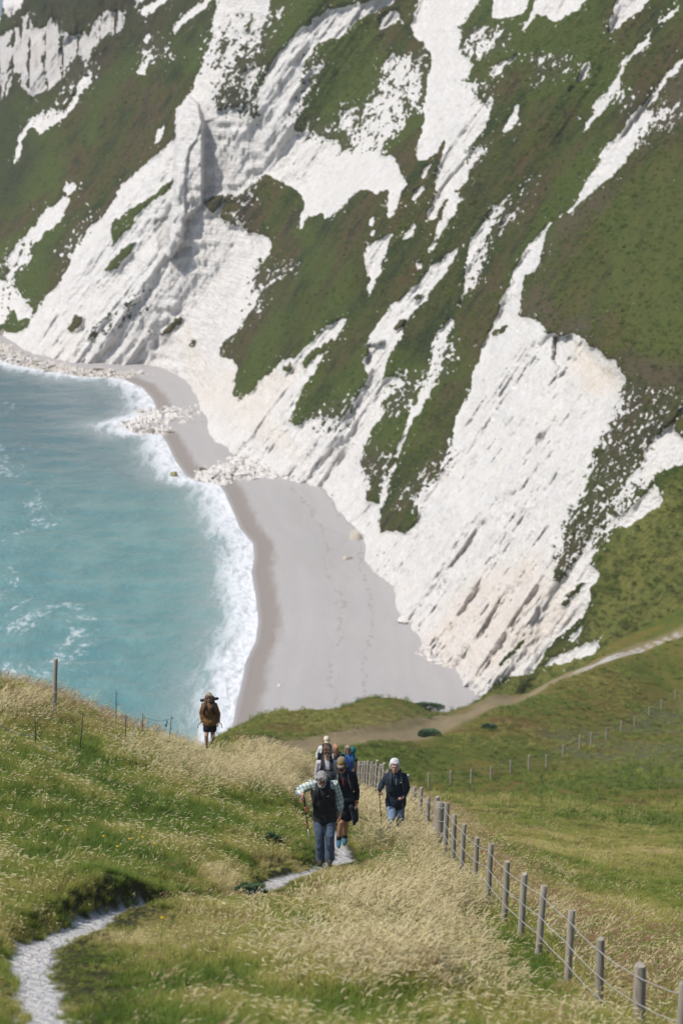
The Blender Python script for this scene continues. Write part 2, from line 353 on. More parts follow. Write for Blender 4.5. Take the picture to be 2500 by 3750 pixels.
BROWN = [  # bare brown ground and dry turf along the brow
 Q2((1000,1000),(1090,930),(1200,860),(1250,900),(1130,1000),(1010,1080),(940,1179),(930,1080))+Q4((880,130),(900,40),(960,0)), Q4((820,270),(880,180),(960,220),(1010,330),(1190,330),(1100,410),(960,405),(890,335),(860,345),(805,320)),
 Q2((1500,380),(1568,300),(1700,250),(1700,500),(1450,640),(1330,720),(1400,620),(1440,530)), Q4((1280,500),(1420,520),(1600,560),(1600,700),(1480,660),(1320,630)),
]

WALL = Q1((820,480),(900,380),(1000,-60),(1250,-60),(1160,540),(1250,780),(1160,850),(1040,1000),(1230,1100))+Q3((1180,100),(1040,400),(980,700),(760,640),(700,600),(600,400),(720,200))+Q1((800,1000))
du = 4.0
uu = np.arange(-420, 2960, du); vv = np.arange(-640, 2720, du)
U, V = np.meshgrid(uu, vv)
# pattern noise in fall-line coordinates (s down the slope, t along the coast), in photo pixels
th = math.atan(KS)
sS = U * math.cos(th) - V * math.sin(th); tT = U * math.sin(th) + V * math.cos(th)
wob = 9 * fbm(U / 60, V / 60, 0, 4, 3) + 5 * fbm(U / 16, V / 16, 0, 2, 5)
wob2 = 9 * fbm(U / 55, V / 55, 0, 4, 13) + 5 * fbm(U / 15, V / 15, 0, 2, 15)
Uw, Vw = U + wob, V + wob2
C = np.full(U.shape, -60.)
for p in CHALK: C = np.maximum(C, sdf(Uw, Vw, p, 60))
for p in TURF: C = np.minimum(C, -sdf(Uw, Vw, p, 60))
SP = np.full(U.shape, -60.)
for p in SPECK: SP = np.maximum(SP, sdf(Uw, Vw, p, 60))
BR = np.full(U.shape, -60.)
for p in BROWN: BR = np.maximum(BR, sdf(Uw, Vw, p, 60))
n1 = fbm(sS / 46, tT / 20, 0, 5, 21, .65)
n2 = fbm(sS / 16, tT / 8, 0, 3, 31, .6)
spk = sstep(-45, 15, SP)
cliff_c = sstep(-4, 4, C + n1 * 11)                        # ragged edges
# scattered bare flecks in turf near the edges, and in the speckled zones
fleck = sstep(.16, .34, n2 + .36 * spk + .16 * sstep(-30, 0, C) - .36)
hole = sstep(.22, .42, -n2 + .34 * spk - .24) * sstep(22, -2, C - 50 * spk)
cliff_c = np.maximum(cliff_c, fleck * sstep(-60, -25, np.maximum(C, SP)) * .75)
cliff_c = cliff_c * (1 - hole * .9)
fl2 = fbm(sS / 13, tT / 9, 0, 2, 77)
cliff_c = np.maximum(cliff_c, sstep(.74, .80, fl2 - .03 + .05 * n1) * .5 * (V < 2100))      # lone white stones and scars in the turf

Y0 = cliffY(U, V)
# relief, in metres along the line of sight
px = Y0 / F                                                     # metres per photo pixel
rib = fbm(sS / 900, tT / 170, 0, 3, 41)
rib2 = ridged(sS / 420, tT / 62, 0, 4, 51)
wall0 = sstep(-40, 60, sdf(U, V, WALL, 80)); rough = fbm(sS / 120, tT / 30, 0, 5, 61, .6)
crag = ridged(U / 45, V / 120, 0, 4, 71); fine_r = ridged(sS / 75, tT / 15, 0, 3, 66) * (1 - wall0) + .8 * wall0 * ridged(U / 15 + .4 * fbm(U / 30, V / 30, 0, 2, 68), V / 130, 0, 3, 67)
Cs = sstep(-14, 14, C)
wallm = sstep(-40, 60, sdf(U, V, WALL, 80))
D = -4.5 * rib - 2.6 * rib2 * (.30 + .70 * Cs) * (1 - .7 * wallm) - .85 * rough * (.35 + .8 * Cs) - .7 * crag * Cs - .5 * fine_r * (.3 + .7 * Cs)
D *= 1 - .75 * sstep(1900, 2150, U + .25 * (V - 2000)) * sstep(300, 500, V)
flute = ridged(U / 42, V / 330, 0, 3, 91); hl = sstep(-20, 30, sdf(U, V, Q1((-300,60),(640,-10),(600,200),(200,470),(-300,520)), 80)); sw = U / 62 + .5 * fbm(U / 90, V / 160, 0, 3, 95) + V / 900; saw = sw - np.floor(sw); D += (6.0 * saw - 2.2 * flute) * hl; cliff_c = cliff_c * (1 - hl * sstep(.80, .93, saw + .45 * n1) * .9) * (1 - hl * sstep(.10, -.2, flute + .3 * n1) * .8)
D += (2.6 - 1.9 * sstep(1800, 2000, U + .25 * (V - 2000)) * sstep(1500, 1700, V)) * Cs                                                   # turf stands proud of the bare chalk
# central wall: buttresses and clefts, a free-standing pillar and its shaded recess
butt = ridged(U / 120 + .25 * fbm(U / 200, V / 200, 0, 2, 5), V / 900, 0, 3, 81) + .2 * ridged(U / 34 + .3 * fbm(U / 60, V / 60, 0, 2, 6), V / 260, 0, 3, 83)
D += -1.7 * butt * wallm
bed = np.sin(V / 9.0 + 1.5 * fbm(U / 90, V / 60, 0, 2, 9)) * sstep(-.3, .5, fbm(U / 120, V / 80, 0, 2, 19))
D += .5 * bed * wallm
def press(poly, depth, soft=3.0, wb=1.1):
    global D
    D += depth * (sstep(400, 540, V) if depth == 3.6 else 1) * sstep(-soft, soft, sdf(U + wob * wb, V + wob2 * wb, poly, 40))
press(Q1((805,560),(830,490),(865,440),(910,480),(935,560),(930,940),(850,1010),(840,1100),(790,1179),(770,1179),(800,900)), -5.5, 8, .4)
press(Q1((930,560),(1060,520),(1065,640),(1035,890),(930,945)), 3.6, 3, .3)
press(Q1((868,680),(905,640),(930,560),(930,945),(855,1000),(845,850)), 1.6, 3, .3)
press(Q1((715,1010),(785,985),(775,1130),(730,1150),(712,1080)), 1.2, 7)
press(Q3((785,30),(880,0),(880,90),(855,155),(785,130)), .7, 4)
press(Q3((960,620),(1045,560),(1040,800),(1000,880),(960,850)), 1.2, 14)
press(Q4((970,420),(1055,405),(1070,450),(1060,530),(1000,560),(975,520)), 4, 5)
press(Q4((115,460),(200,445),(210,490),(170,560),(120,545)), 3, 4)
press(Q4((1300,640),(1180,500),(1100,420),(980,640),(900,900),(1000,1000),(1200,860)), 4, 40)
Yd = Y0 + D
VV = at(U, V, Yd).reshape(-1, 3)
sky_cut = inside(U, V, [(-2000, -900), (50, -900), (18, -60), (9, 20), (3, 60), (-10, 100), (-60, 200), (-120, 330), (-2000, 500)])
keep = (VV[:, 2].reshape(U.shape) > -5) & ~sky_cut & (V < 2330 + 420 * (U < 2000) * sstep(1500, 1700, U) + 1000 * (U < 1700) + 260 * (U > 1900))
tanm = np.maximum(sstep(-30, 60, sdf(U, V, Q4((1060,420),(1280,560),(1290,660),(1180,700),(1100,690),(1040,560)), 80)), .8 * sstep(-20, 40, sdf(U, V, Q1((130,250),(200,150),(240,120),(220,300),(150,330)), 60)))
tanm = np.maximum(tanm, .55 * sstep(-40, 40, sdf(U, V, Q3((860,330),(960,560),(1400,560),(1240,760),(1400,1000),(900,720),(820,420)), 80)))
tanm = np.maximum(tanm, .7 * sstep(-60, 80, sdf(U, V, Q6((300,740),(560,400),(900,250),(1000,420),(1100,560),(900,760),(620,900)), 100)))
shade_grey = np.maximum(1.25 * hl, np.maximum(sstep(-3, 3, sdf(U, V, Q3((785,30),(880,0),(880,90),(855,155),(785,130)), 40)), sstep(-3, 3, sdf(U, V, Q1((715,1010),(785,985),(775,1130),(730,1150),(712,1080)), 40))))  # grey paints the shade on the far headland and two small faces
atr = dict(chalk=cliff_c.ravel(), brown=sstep(-40, 40, BR + 20 * n1).ravel(), tan=tanm.ravel(), grey=shade_grey.ravel(),
           scree=sstep(-30, 30, SP).ravel(), wall=wallm.ravel(), scrub_shade=np.maximum(sstep(760, 250, .62 * U + V + 60 * n1), sstep(-60, 60, sdf(U, V, [(-300,300),(60,330),(150,560),(60,760),(-300,900)], 90))).ravel(), lush=np.maximum(sstep(-30, 50, sdf(U, V, [(2190,2010),(2300,1900),(2480,1740),(2900,1600),(3000,2700),(1750,2700),(1760,2560),(1900,2450),(2130,2330),(2180,2150)], 80)), .22 * sstep(-40, 70, sdf(U, V, [(1960,1050),(2080,860),(2300,620),(2500,500),(2960,400),(2960,1300),(2450,1400),(2230,1300),(2050,1200)], 90))).ravel())
f_ = grid_faces(len(vv), len(uu), keep)
VV, f_, atr = compact(VV, f_, atr)
CLV = dict(co=VV, chalk=atr['chalk'], y=VV[:, 1])

def turf_color(m, vec):
    """mottled down-land turf: olive, moss, brown and dry patches"""
    a = m.noise(vec, .06, 6, .68, .6); b = m.noise(vec, .22, 5, .65); c = m.noise(vec, 1.1, 4, .65)
    col = m.ramp(a, [(.34, (.026, .036, .014, 1)), (.43, (.045, .060, .016, 1)), (.50, (.080, .074, .024, 1)), (.57, (.105, .072, .036, 1)), (.66, (.062, .050, .030, 1))])
    col = m.mix(m.ss(b, .45, .72), col, (.075, .082, .018, 1))
    col = m.mix(m.ss(b, .50, .28), col, (.026, .038, .014, 1))
    col = m.mix(m.ss(c, .60, .78, 0, .55), col, (.13, .115, .050, 1))
    col = m.mix(m.ss(c, .48, .28, 0, .85), col, (.014, .021, .009, 1))
    return col, c
M = Mat('chalk_and_turf')
vec = M.obj((1, 1, 1), (0, R(55), 0))
sv = M.n('ShaderNodeMapping'); M.t.links.new(vec, sv.inputs[0]); sv.inputs['Scale'].default_value = (.62, 1, 1); vec2 = sv.outputs[0]
tc_, tn_ = turf_color(M, vec2)
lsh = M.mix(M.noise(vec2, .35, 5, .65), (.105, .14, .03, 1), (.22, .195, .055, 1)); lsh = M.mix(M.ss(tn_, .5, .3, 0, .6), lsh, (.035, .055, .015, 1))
gb = M.noise(M.obj((.03, .012, .03), (0, R(55), 0)), 1, 4, .6, .5); tc_ = M.mix(M.ss(gb, .46, .58, 0, .85), tc_, M.mix(tn_, (.045, .078, .015, 1), (.105, .125, .024, 1)))
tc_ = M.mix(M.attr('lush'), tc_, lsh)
tc_ = M.mix(1, tc_, (.94, .93, .90, 1), 'MULTIPLY')
sb = M.mix(M.noise(vec2, .6, 5, .7), (.014, .020, .012, 1), (.048, .046, .026, 1)); tc_ = M.mix(M.math('MULTIPLY', M.attr('scrub_shade'), .6), tc_, sb)  # dark bushes at far left; over the top-left a cloud's shade painted on
tc_ = M.mix(M.attr('brown'), tc_, M.mix(M.noise(vec2, .8, 4), (.13, .098, .06, 1), (.062, .055, .028, 1)))
tc_ = M.mix(M.math('MULTIPLY', M.attr('scree'), .6), tc_, M.mix(M.noise(vec2, 1.5, 4), (.12, .10, .07, 1), (.035, .036, .018, 1)))
cn = M.noise(vec, .35, 5, .65); cn2 = M.noise(vec2, 2.2, 5, .7); hb = M.noise(M.obj((.12, .12, 2.2)), 1, 4, .6)
cc_ = M.mix(M.ss(cn, .35, .7), (.815, .785, .755, 1), (.735, .70, .665, 1))
cc_ = M.mix(M.ss(cn2, .58, .8, 0, .45), cc_, (.47, .41, .35, 1))
pit = M.noise(vec, 1.1, 6, .78); cc_ = M.mix(M.ss(pit, .47, .33, 0, .5), cc_, (.54, .495, .46, 1)); cc_ = M.mix(M.ss(pit, .56, .70, 0, .6), cc_, (.87, .845, .82, 1))
cc_ = M.mix(M.ss(hb, .62, .72, 0, .28), cc_, (.50, .47, .44, 1))
cc_ = M.mix(M.math('MULTIPLY', M.attr('tan'), M.ss(cn, .2, .7, .35, .9)), cc_, (.78, .66, .54, 1))
cc_ = M.mix(M.math('MULTIPLY', M.attr('grey'), .55), cc_, (.45, .43, .41, 1))  # shade of the faces turned from the sun, mixed into the chalk colour
bl_ = M.noise(M.obj((.05, .05, 1.5)), 1, 3, .7); cc_ = M.mix(M.math('MULTIPLY', M.attr('wall'), M.ss(M.math('ABSOLUTE', M.math('SUBTRACT', bl_, .5)), .05, .008, 0, .5)), cc_, (.42, .40, .38, 1))
crk = M.noise(M.obj((1.1, 1.1, .16), (0, R(-8), 0)), 1, 5, .7, .8)
cc_ = M.mix(M.ss(M.math('ABSOLUTE', M.math('SUBTRACT', crk, .5)), .030, .004, 0, .38), cc_, (.36, .33, .30, 1))
fs = M.noise(vec2, 5.5, 4, .75); cc_ = M.mix(M.ss(fs, .56, .72, 0, .55), cc_, (.40, .355, .32, 1)); gst = M.noise(M.obj((.5, .5, .07), (0, R(25), 0)), 1, 5, .7, .6); cc_ = M.mix(M.ss(gst, .56, .74, 0, .35), cc_, (.46, .445, .43, 1))
cc_ = M.mix(M.ss(M.noise(vec2, .12, 4, .6), .5, .75, 0, .5), cc_, (.80, .735, .665, 1))
edge = M.math('ADD', M.attr('chalk'), M.math('MULTIPLY', M.math('SUBTRACT', M.noise(vec2, 1.7, 4, .7), .5), .7))
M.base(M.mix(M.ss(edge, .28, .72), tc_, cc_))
M.set(Roughness=.95, Specular_IOR_Level=.1)
hh = M.math('ADD', M.math('MULTIPLY', M.noise(vec2, 1.3, 6, .7), .9), M.math('MULTIPLY', M.noise(M.obj((.5, .5, 1.8)), 1.0, 4, .6), .4))
M.bump(hh, .8, 1.15)
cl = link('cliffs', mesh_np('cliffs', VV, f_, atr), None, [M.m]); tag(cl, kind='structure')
# ================================================================== sea and beach
SHORE = [(-2600, 1080), (-700, 1180), (-200, 1255), (0, 1290), (60, 1335), (150, 1352), (300, 1378), (440, 1385), (520, 1420), (556, 1460), (572, 1495), (535, 1530), (440, 1556), (500, 1590), (590, 1592), (612, 1625), (640, 1685), (680, 1742), (720, 1765), (800, 1772),
         (822, 1805), (850, 1870), (880, 1940), (925, 1990), (930, 2040), (920, 2100), (935, 2180), (945, 2280), (935, 2350), (900, 2420), (885, 2500), (860, 2600), (840, 2720), (800, 2950), (760, 3200), (600, 4200)]
SH = np.array(SHORE, float); SW = at_z(SH[:, 0], SH[:, 1], 0.0)
def shore_dist(x, y):
    d, _ = seg_dist(x, y, SW[:, :2])
    land = inside(x, y, [tuple(p) for p in SW[:, :2]] + [(400, 50), (3000, 50), (3000, 3000), (-900, 3000)])
    return np.where(land, d, -d)
v_ = np.r_[-200, -160, np.arange(-100, 1000, 22), np.arange(1000, 2800, 5), np.arange(2800, 4400, 60)].astype(float)
u_ = np.r_[np.arange(-4000, -200, 120), np.arange(-200, 1300, 6), np.arange(1300, 1700, 40)].astype(float)
U2, V2 = np.meshgrid(u_, v_)
P = at_z(U2, V2, 0.0)
sdx = shore_dist(P[..., 0], P[..., 1])
wn = fbm(P[..., 0] / 9, P[..., 1] / 5, 0, 3, 5)
P[..., 2] = .22 * wn * sstep(3, -12, sdx) + .35 * sstep(-7, -3, sdx + 2.0 * fbm(P[..., 0] / 4, P[..., 1] / 25, 0, 2, 8)) * sstep(1.0, -3, sdx) - .3 * sstep(0, 3, sdx)
me = mesh_np('sea', P.reshape(-1, 3), grid_faces(len(v_), len(u_)), dict(shore=-sdx.ravel()))
S = Mat('sea_water'); ve = S.obj()
sh = S.attr('shore')
big = S.noise(ve, .018, 3, .5); med = S.noise(S.obj((.16, .10, 1)), 1, 4, .6); fine = S.noise(S.obj((.9, .45, 1)), 1, 4, .6)
sx = S.n('ShaderNodeSeparateXYZ'); S.t.links.new(ve, sx.inputs[0])
far = S.ss(S.math('ADD', sx.outputs[1], S.math('MULTIPLY', S.math('SUBTRACT', big, .5), 120)), 440, 600)
wc = S.mix(far, S.mix(S.ss(med, .35, .68), (.10, .235, .235, 1), (.15, .29, .28, 1)), (.088, .16, .18, 1))
wc = S.mix(S.ss(S.math('ADD', sh, S.math('MULTIPLY', S.math('SUBTRACT', med, .5), 14)), 14, 1, 0, .7), wc, (.36, .40, .39, 1))     # sand stirred up near the beach
wc = S.mix(S.ss(med, .40, .22, 0, .35), wc, (.075, .22, .235, 1))
# foam: broken breakers at the beach, streaks farther out
fo = S.noise(S.obj((.55, .085, 1)), 1, 6, .66, .6); fo2 = S.noise(S.obj((1.1, .5, 1)), 1, 5, .65, .5)
f1 = S.math('ADD', S.math('MULTIPLY', S.math('SUBTRACT', fo, .5), 15), S.math('MULTIPLY', S.math('SUBTRACT', fo2, .5), 2.5))
foam = S.ss(S.math('ADD', sh, f1), 7.2, 1.0)
foam = S.math('MULTIPLY', foam, S.math('MULTIPLY', S.ss(fo2, .32, .55, .55, 1), S.ss(fo, .30, .52, .40, 1)))
# the outer line of broken water and stray flecks
st = S.noise(S.obj((.07, .028, 1), (0, 0, R(-18))), 1, 6, .75, 1.6)
bandx = S.math('ABSOLUTE', S.math('SUBTRACT', S.math('ADD', sh, S.math('MULTIPLY', S.math('SUBTRACT', big, .5), 40)), 33))
streak = S.math('MULTIPLY', S.ss(S.math('ADD', st, S.math('MULTIPLY', S.ss(bandx, 0, 10, .10, -.02), 1.0)), .60, .70), S.ss(fo2, .42, .60))
streak = S.math('MULTIPLY', streak, S.ss(sx.outputs[1], 700, 430, .08, .5))
foam = S.math('MAXIMUM', foam, streak, clamp=True)
S.base(S.mix(foam, wc, (.83, .83, .86, 1)))
S.set(Roughness=S.ss(foam, 0, 1, .22, .9), Specular_IOR_Level=.4, IOR=1.33)
S.bump(S.math('ADD', S.math('MULTIPLY', fine, .5), S.math('MULTIPLY', med, 1.6)), .55, .8)
sea = link('sea', me, None, [S.m]); tag(sea, kind='structure')

u_ = np.arange(-200, 2100, 6.0); v_ = np.arange(1230, 2960, 6.0)
U2, V2 = np.meshgrid(u_, v_); P = at_z(U2, V2, 0.3); sdx = shore_dist(P[..., 0], P[..., 1])
P[..., 2] = np.where(sdx > 0, .10 * np.minimum(sdx, 8) + .045 * np.maximum(sdx - 8, 0), .16 * sdx) + .05 + .10 * fbm(P[..., 0] / 5, P[..., 1] / 9, 0, 3, 2) * sstep(3, 9, sdx)
me = mesh_np('beach', P.reshape(-1, 3), grid_faces(len(v_), len(u_), sdx > -9), dict(shore=sdx.ravel()))
B = Mat('beach_shingle'); sh = B.attr('shore'); ve = B.obj()
nb = B.noise(B.obj((.9, .14, 1)), 1, 5, .65); nf = B.noise(ve, 2.5, 5, .7); nl = B.noise(ve, .06, 3, .5)
dry = B.mix(nl, (.425, .40, .388, 1), (.37, .352, .343, 1)); dry = B.mix(B.ss(nf, .45, .75, 0, .35), dry, (.31, .285, .275, 1))
wet = B.mix(nf, (.305, .265, .235, 1), (.235, .205, .185, 1))
e = B.math('ADD', sh, B.math('MULTIPLY', B.math('SUBTRACT', nb, .5), 2.6))
col = B.mix(B.ss(e, 2.3, 4.2), wet, dry)
col = B.mix(B.ss(sh, 0.9, .2, 0, .6), col, (.40, .38, .38, 1)); col = B.mix(B.ss(B.noise(ve, 5, 5, .75), .60, .72, 0, .5), col, (.24, .215, .20, 1))
bd = B.noise(B.obj((.05, .05, 1)), 1, 3, .5); cb = B.math('ADD', B.math('MULTIPLY', sh, .33), B.math('MULTIPLY', bd, 3.0)); bnd = B.n('ShaderNodeTexNoise', noise_dimensions='1D'); B.t.links.new(cb, bnd.inputs['W']); bnd.inputs['Scale'].default_value = 1.3
col = B.mix(B.math('MULTIPLY', B.ss(bnd.outputs[0], .40, .66, 0, .35), B.ss(sh, 3, 6)), col, (.36, .325, .315, 1))  # pinkish bands paint the shadow of low beach ridges
# strand lines of dark weed
for off, amp in ((12.0, 9), (17, 8)):
    wv = B.math('ABSOLUTE', B.math('SUBTRACT', B.math('ADD', sh, B.math('MULTIPLY', B.math('SUBTRACT', B.noise(B.obj((.06, .022, 1)), 1 + off * .03, 4, .7), .5), amp)), off))
    ln = B.math('MULTIPLY', B.ss(wv, .42, .05), B.ss(B.noise(ve, .5 + off * .01, 4, .7), .44, .58))
    col = B.mix(B.math('MULTIPLY', ln, .42), col, (.20, .165, .14, 1))
B.base(col); B.set(Roughness=B.ss(sh, .4, 2.5, .45, .95), Specular_IOR_Level=.2); B.bump(nf, .5, .15)
be = link('beach', me, None, [B.m]); tag(be, kind='structure')
# ================================================================== the near down: hill, path, coomb
# control points (photo pixel u, v, forward distance Y in metres) of the bare ground
GC = [
 # near hill, from the feet of the photographer outwards
 (1250,6600,4.5),(-600,6600,4.5),(3200,6600,4.5),(1250,5000,8),(-600,5000,8),(3200,5050,8),(1250,4250,13),(-600,4230,12),(3200,4320,13.5),
 (0,3790,20),(700,3770,21),(1250,3790,21.5),(1900,3800,23.5),(2400,3840,25),(3200,3900,26),
 (0,3530,26),(600,3530,27),(1250,3560,28),(2100,3630,31),(-700,3500,25),
 (0,3270,33.5),(350,3290,34),(700,3320,35.5),(1250,3360,38),(1650,3400,39.5),(1990,3500,34.5),(1880,3420,38.5),
 (0,3060,40),(600,3110,43),(950,3210,44.5),(1190,3168,49),(1500,3225,46.5),(1700,3225,49),(1600,3150,53.5),(-800,2980,40),
 (0,2850,47.5),(300,2900,49),(700,2950,53),(1000,2950,57),(1100,3010,57),(1245,3104,54),(1450,3080,59),(1545,3030,63),
 (0,2640,58),(400,2740,60),(800,2850,66),(1000,2860,70),(1190,3000,63),(1330,3000,68),(1420,2960,75),(-800,2560,60),
 (0,2520,68),(200,2588,66),(430,2672,70),(600,2728,73),(770,2772,76),(860,2745,84),(960,2790,85),(1170,2925,80),(1330,2905,86),
 (-800,2200,72),
 # beyond the crest it drops away
 (-600,2700,95),(0,2850,95),(300,2960,100),(600,3000,105),(800,2960,105),(950,2850,110),(1100,2900,105),(1250,2925,100),(1350,2905,97),
 (-300,3900,150),(200,3800,155),(500,3500,160),(800,2900,190),
 (1000,2790,140),(1150,2830,130),(1300,2850,125),(1400,2900,112),
 # slope right of the fence down into the coomb
 (2300,3660,31.5),(2500,3690,31),(2200,3480,39),(2400,3420,46),(1900,3290,50),(2150,3330,52),(2500,3320,56),(1750,3120,66),(2000,3160,72),(2300,3190,76),(2600,3190,78),
 (1650,3000,95),(1850,3020,105),(2150,3060,105),(2450,3060,110),(1500,2950,115),(1600,2930,150),(1850,2925,150),(2150,2950,150),(2500,2950,150),(3200,2900,150),
 # the coomb, the far fence, the saddle and the lip of the cliff
 (1570,2888,197),(1798,2863,205),(2000,2806,226),(2219,2713,250),(2474,2567,290),(1300,2830,185),(1420,2850,190),(2200,2850,195),(2500,2800,205),(3200,2650,220),
 (1050,2755,205),(1100,2720,215),(1450,2690,230),(1700,2680,240),(1900,2650,250),(850,2745,200),
 (870,2675,225),(1000,2615,250),(1250,2600,262),(1300,2578,270),(1500,2575,275),(1740,2575,283),(1570,2625,258),(1900,2562,282),(2000,2500,295),
 (2120,2462,300),(2250,2402,312),(2500,2330,322),(2800,2200,330),(2200,2395,325),(1800,2540,295),(2500,2240,335),(3200,2050,325),
 # over the lip: the drop to the beach
 (700,2800,235),(850,2780,262),(1000,2760,280),(1250,2760,290),(1500,2760,300),(1740,2740,308),(1900,2640,315),(600,3100,250),
]
GA = np.array(GC, float)
def gq(u, Y): return (np.asarray(u, float) - 1250) / 1500, np.log(np.asarray(Y, float)) * 1.1
_a, _b = gq(GA[:, 0], GA[:, 2])
tps = TPS(np.c_[_a, _b], GA[:, 1], 3e-4)
gu = np.r_[np.arange(-2500, -900, 50), np.arange(-900, -100, 16), np.arange(-100, 2620, 6), np.arange(2620, 3300, 16), np.arange(3300, 5600, 50)].astype(float)
gl = np.r_[np.linspace(math.log(4.5), math.log(17), 60)[:-1], np.linspace(math.log(17), math.log(100), 520)[:-1], np.linspace(math.log(100), math.log(338), 300)]
GU, GL = np.meshgrid(gu, gl); GY = np.exp(GL)
GV = tps(*gq(GU, GY))
GP = at(GU, GV, GY)
GX0, GZ0 = GP[..., 0].copy(), GP[..., 2].copy()
gx_, gy_, gz_ = GP[..., 0], GP[..., 1], GP[..., 2]
# uneven ground
amp = np.clip(gy_ / 60, .35, 2.2)
gz_ += .10 * amp * fbm(gx_ / 3.2, gy_ / 4.5, 0, 3, 101) + .05 * amp * fbm(gx_ / .9, gy_ / 1.2, 0, 3, 111)
gz_ += .35 * sstep(90, 200, gy_) * fbm(gx_ / 9, gy_ / 14, 0, 4, 121)
# ---- the trodden chalk path, a shallow trench
PATHC = [(260,4300,12.5),(230,3900,18.3),(180,3760,20.6),(138,3620,23.5),(95,3510,26.4),(130,3435,28.4),(225,3385,30.0),(330,3330,32.0),(400,3308,33.2),(600,3306,35.3),(800,3275,38.5),(950,3232,42.6),(1060,3196,45.8),
         (1190,3168,49),(1262,3135,52),(1252,3104,54.2),(1215,3050,58),(1180,3000,63),(1110,2925,68),(1060,2885,72),(1085,2880,78),(1170,2925,82),(1260,2930,90),(1290,2920,100),(1250,2900,115),(1150,2840,140),(1060,2760,190)]
PATHW = [tuple(at(u, v, Y)[:2]) for u, v, Y in PATHC]
FPATH = [(980,2745,196),(1050,2742,208),(1180,2730,215),(1320,2712,222),(1450,2688,230),(1600,2650,246),(1750,2605,264),(1900,2560,284),(2010,2505,294),(2120,2455,302),(2240,2400,313),(2350,2360,319),(2480,2318,324),(2700,2240,330)]
FPATHW = [tuple(at(u, v, Y)[:2]) for u, v, Y in FPATH]
pd, pt = seg_dist(gx_, gy_, PATHW)
pw = np.interp(pt, [0, 1, 2.5, 7.6, 8.8, 10.4, 11.2, 30], [.20, .19, .145, .145, .08, .08, .17, .20]) + .05 * fbm(gx_ / .8, gy_ / .8, 0, 2, 131) + .10 * sstep(8.5, 6, pt)
deep = np.where(pt < 9.2, .46, .20); deep = np.interp(pt, [0, 3, 8, 9.5, 12, 14, 16, 26], [.05, .05, .12, .08, .08, .10, .10, .2])
gz_ -= deep * sstep(pw + .16, pw - .02, pd)
# the overhanging bank on its far side, bottom left
bank = np.interp(pt, [4.0, 5.2, 7.5, 8.6, 9.4], [0, .10, .22, .30, 0]) * sstep(2.4, .4, pd) * sstep(pw - .1, pw + .22, pd)
side = sstep(-.1, .2, (gx_ - np.interp(gy_, [p[1] for p in PATHW], [p[0] for p in PATHW])) * -1)
gz_ += bank * side
fd, ft = seg_dist(gx_, gy_, FPATHW)
fw = 1.3 + .5 * fbm(gx_ / 6, gy_ / 9, 0, 3, 141)
gz_ -= .25 * sstep(fw + .6, fw - .4, fd)
GP[..., 2] = gz_
def ground_z(x, y):
    """bilinear height of the finished ground"""
    x = np.asarray(x, float); y = np.asarray(y, float)
    u = None
    li = np.interp(np.log(y), gl, np.arange(len(gl))); i0 = np.clip(li.astype(int), 0, len(gl) - 2); fi = li - i0
    # x is proportional to (u-CX)*Y/(F*ray_y(v)), so search each row directly
    out = np.zeros(np.shape(x)); xf, i0f, fif = x.ravel(), i0.ravel(), fi.ravel(); of = out.ravel()
    for r in np.unique(i0f):
        m = i0f == r
        z0 = np.interp(xf[m], gx_[r], gz_[r]); z1 = np.interp(xf[m], gx_[r + 1], gz_[r + 1])
        of[m] = z0 + (z1 - z0) * fif[m]
    return of.reshape(np.shape(x))
def gz1(x, y): return float(ground_z(np.array([x]), np.array([y]))[0])
def foot_at(u, Y):
    """ground point in image column u at distance Y"""
    row = int(np.argmin(np.abs(gl - math.log(Y)))); x = float(np.interp(u, gu, gx_[row])); return Vector((x, Y, gz1(x, Y)))

chalkp = sstep(pw + .04, pw - .08, pd + .08 * fbm(gx_ / .35, gy_ / .35, 0, 3, 151)) * (pt < 24)
farp = sstep(fw + 1.6, fw - .6, fd + .9 * fbm(gx_ / 4, gy_ / 7, 0, 3, 161))
farw = sstep(.5, .1, np.abs(np.abs(fd) - .55) + .4 * fbm(gx_ / 3, gy_ / 9, 0, 3, 171)) * sstep(8.2, 9.6, ft)
worn = sstep(-40, 60, sdf(GU, GV, [(950,2740),(1120,2690),(1250,2650),(1330,2610),(1480,2600),(1700,2585),(1820,2560),(1800,2590),(1560,2660),(1420,2690),(1180,2740),(1000,2780)], 80))
lipg = ((GV < 2900) & (GY > 190)).astype(float)
rough_g = sstep(-30, 60, sdf(GU, GV, [(1900,2700),(2500,2560),(3200,2450),(3200,2820),(2500,2900),(2250,2850),(2050,2790)], 90)) * (GY > 150)
fxg = np.interp(GY, [27, 31, 40, 51, 62, 74, 90, 105], [2.65, 2.45, 2.3, 2.0, 1.7, 1.1, .7, .5])
atr = dict(pasture=sstep(.1, 1.2, gx_ - fxg).ravel(), path=chalkp.ravel(), farpath=farp.ravel(), farwhite=farw.ravel(), worn=worn.ravel(), dist=GY.ravel(), rough=rough_g.ravel())
Vg = GP.reshape(-1, 3)
keepg = (GP[..., 2] > -4)
f_ = grid_faces(len(gl), len(gu), keepg)
Vg2, f_, atr = compact(Vg, f_, atr)
G = Mat('down_turf'); ve = G.obj()
a = G.noise(ve, .05, 4, .6, .5); b = G.noise(G.obj((.16, .05, .5), (0, 0, R(-20))), 1, 5, .65, .3); c = G.noise(ve, .9, 5, .7); d = G.noise(ve, 6, 4, .7)
col = G.ramp(G.math('ADD', G.math('MULTIPLY', a, .5), G.math('MULTIPLY', b, .5)), [(.36, (.085, .125, .018, 1)), (.46, (.135, .155, .024, 1)), (.54, (.20, .165, .036, 1)), (.64, (.175, .115, .036, 1))])
col = G.mix(G.ss(c, .52, .78, 0, .7), col, (.17, .15, .05, 1))
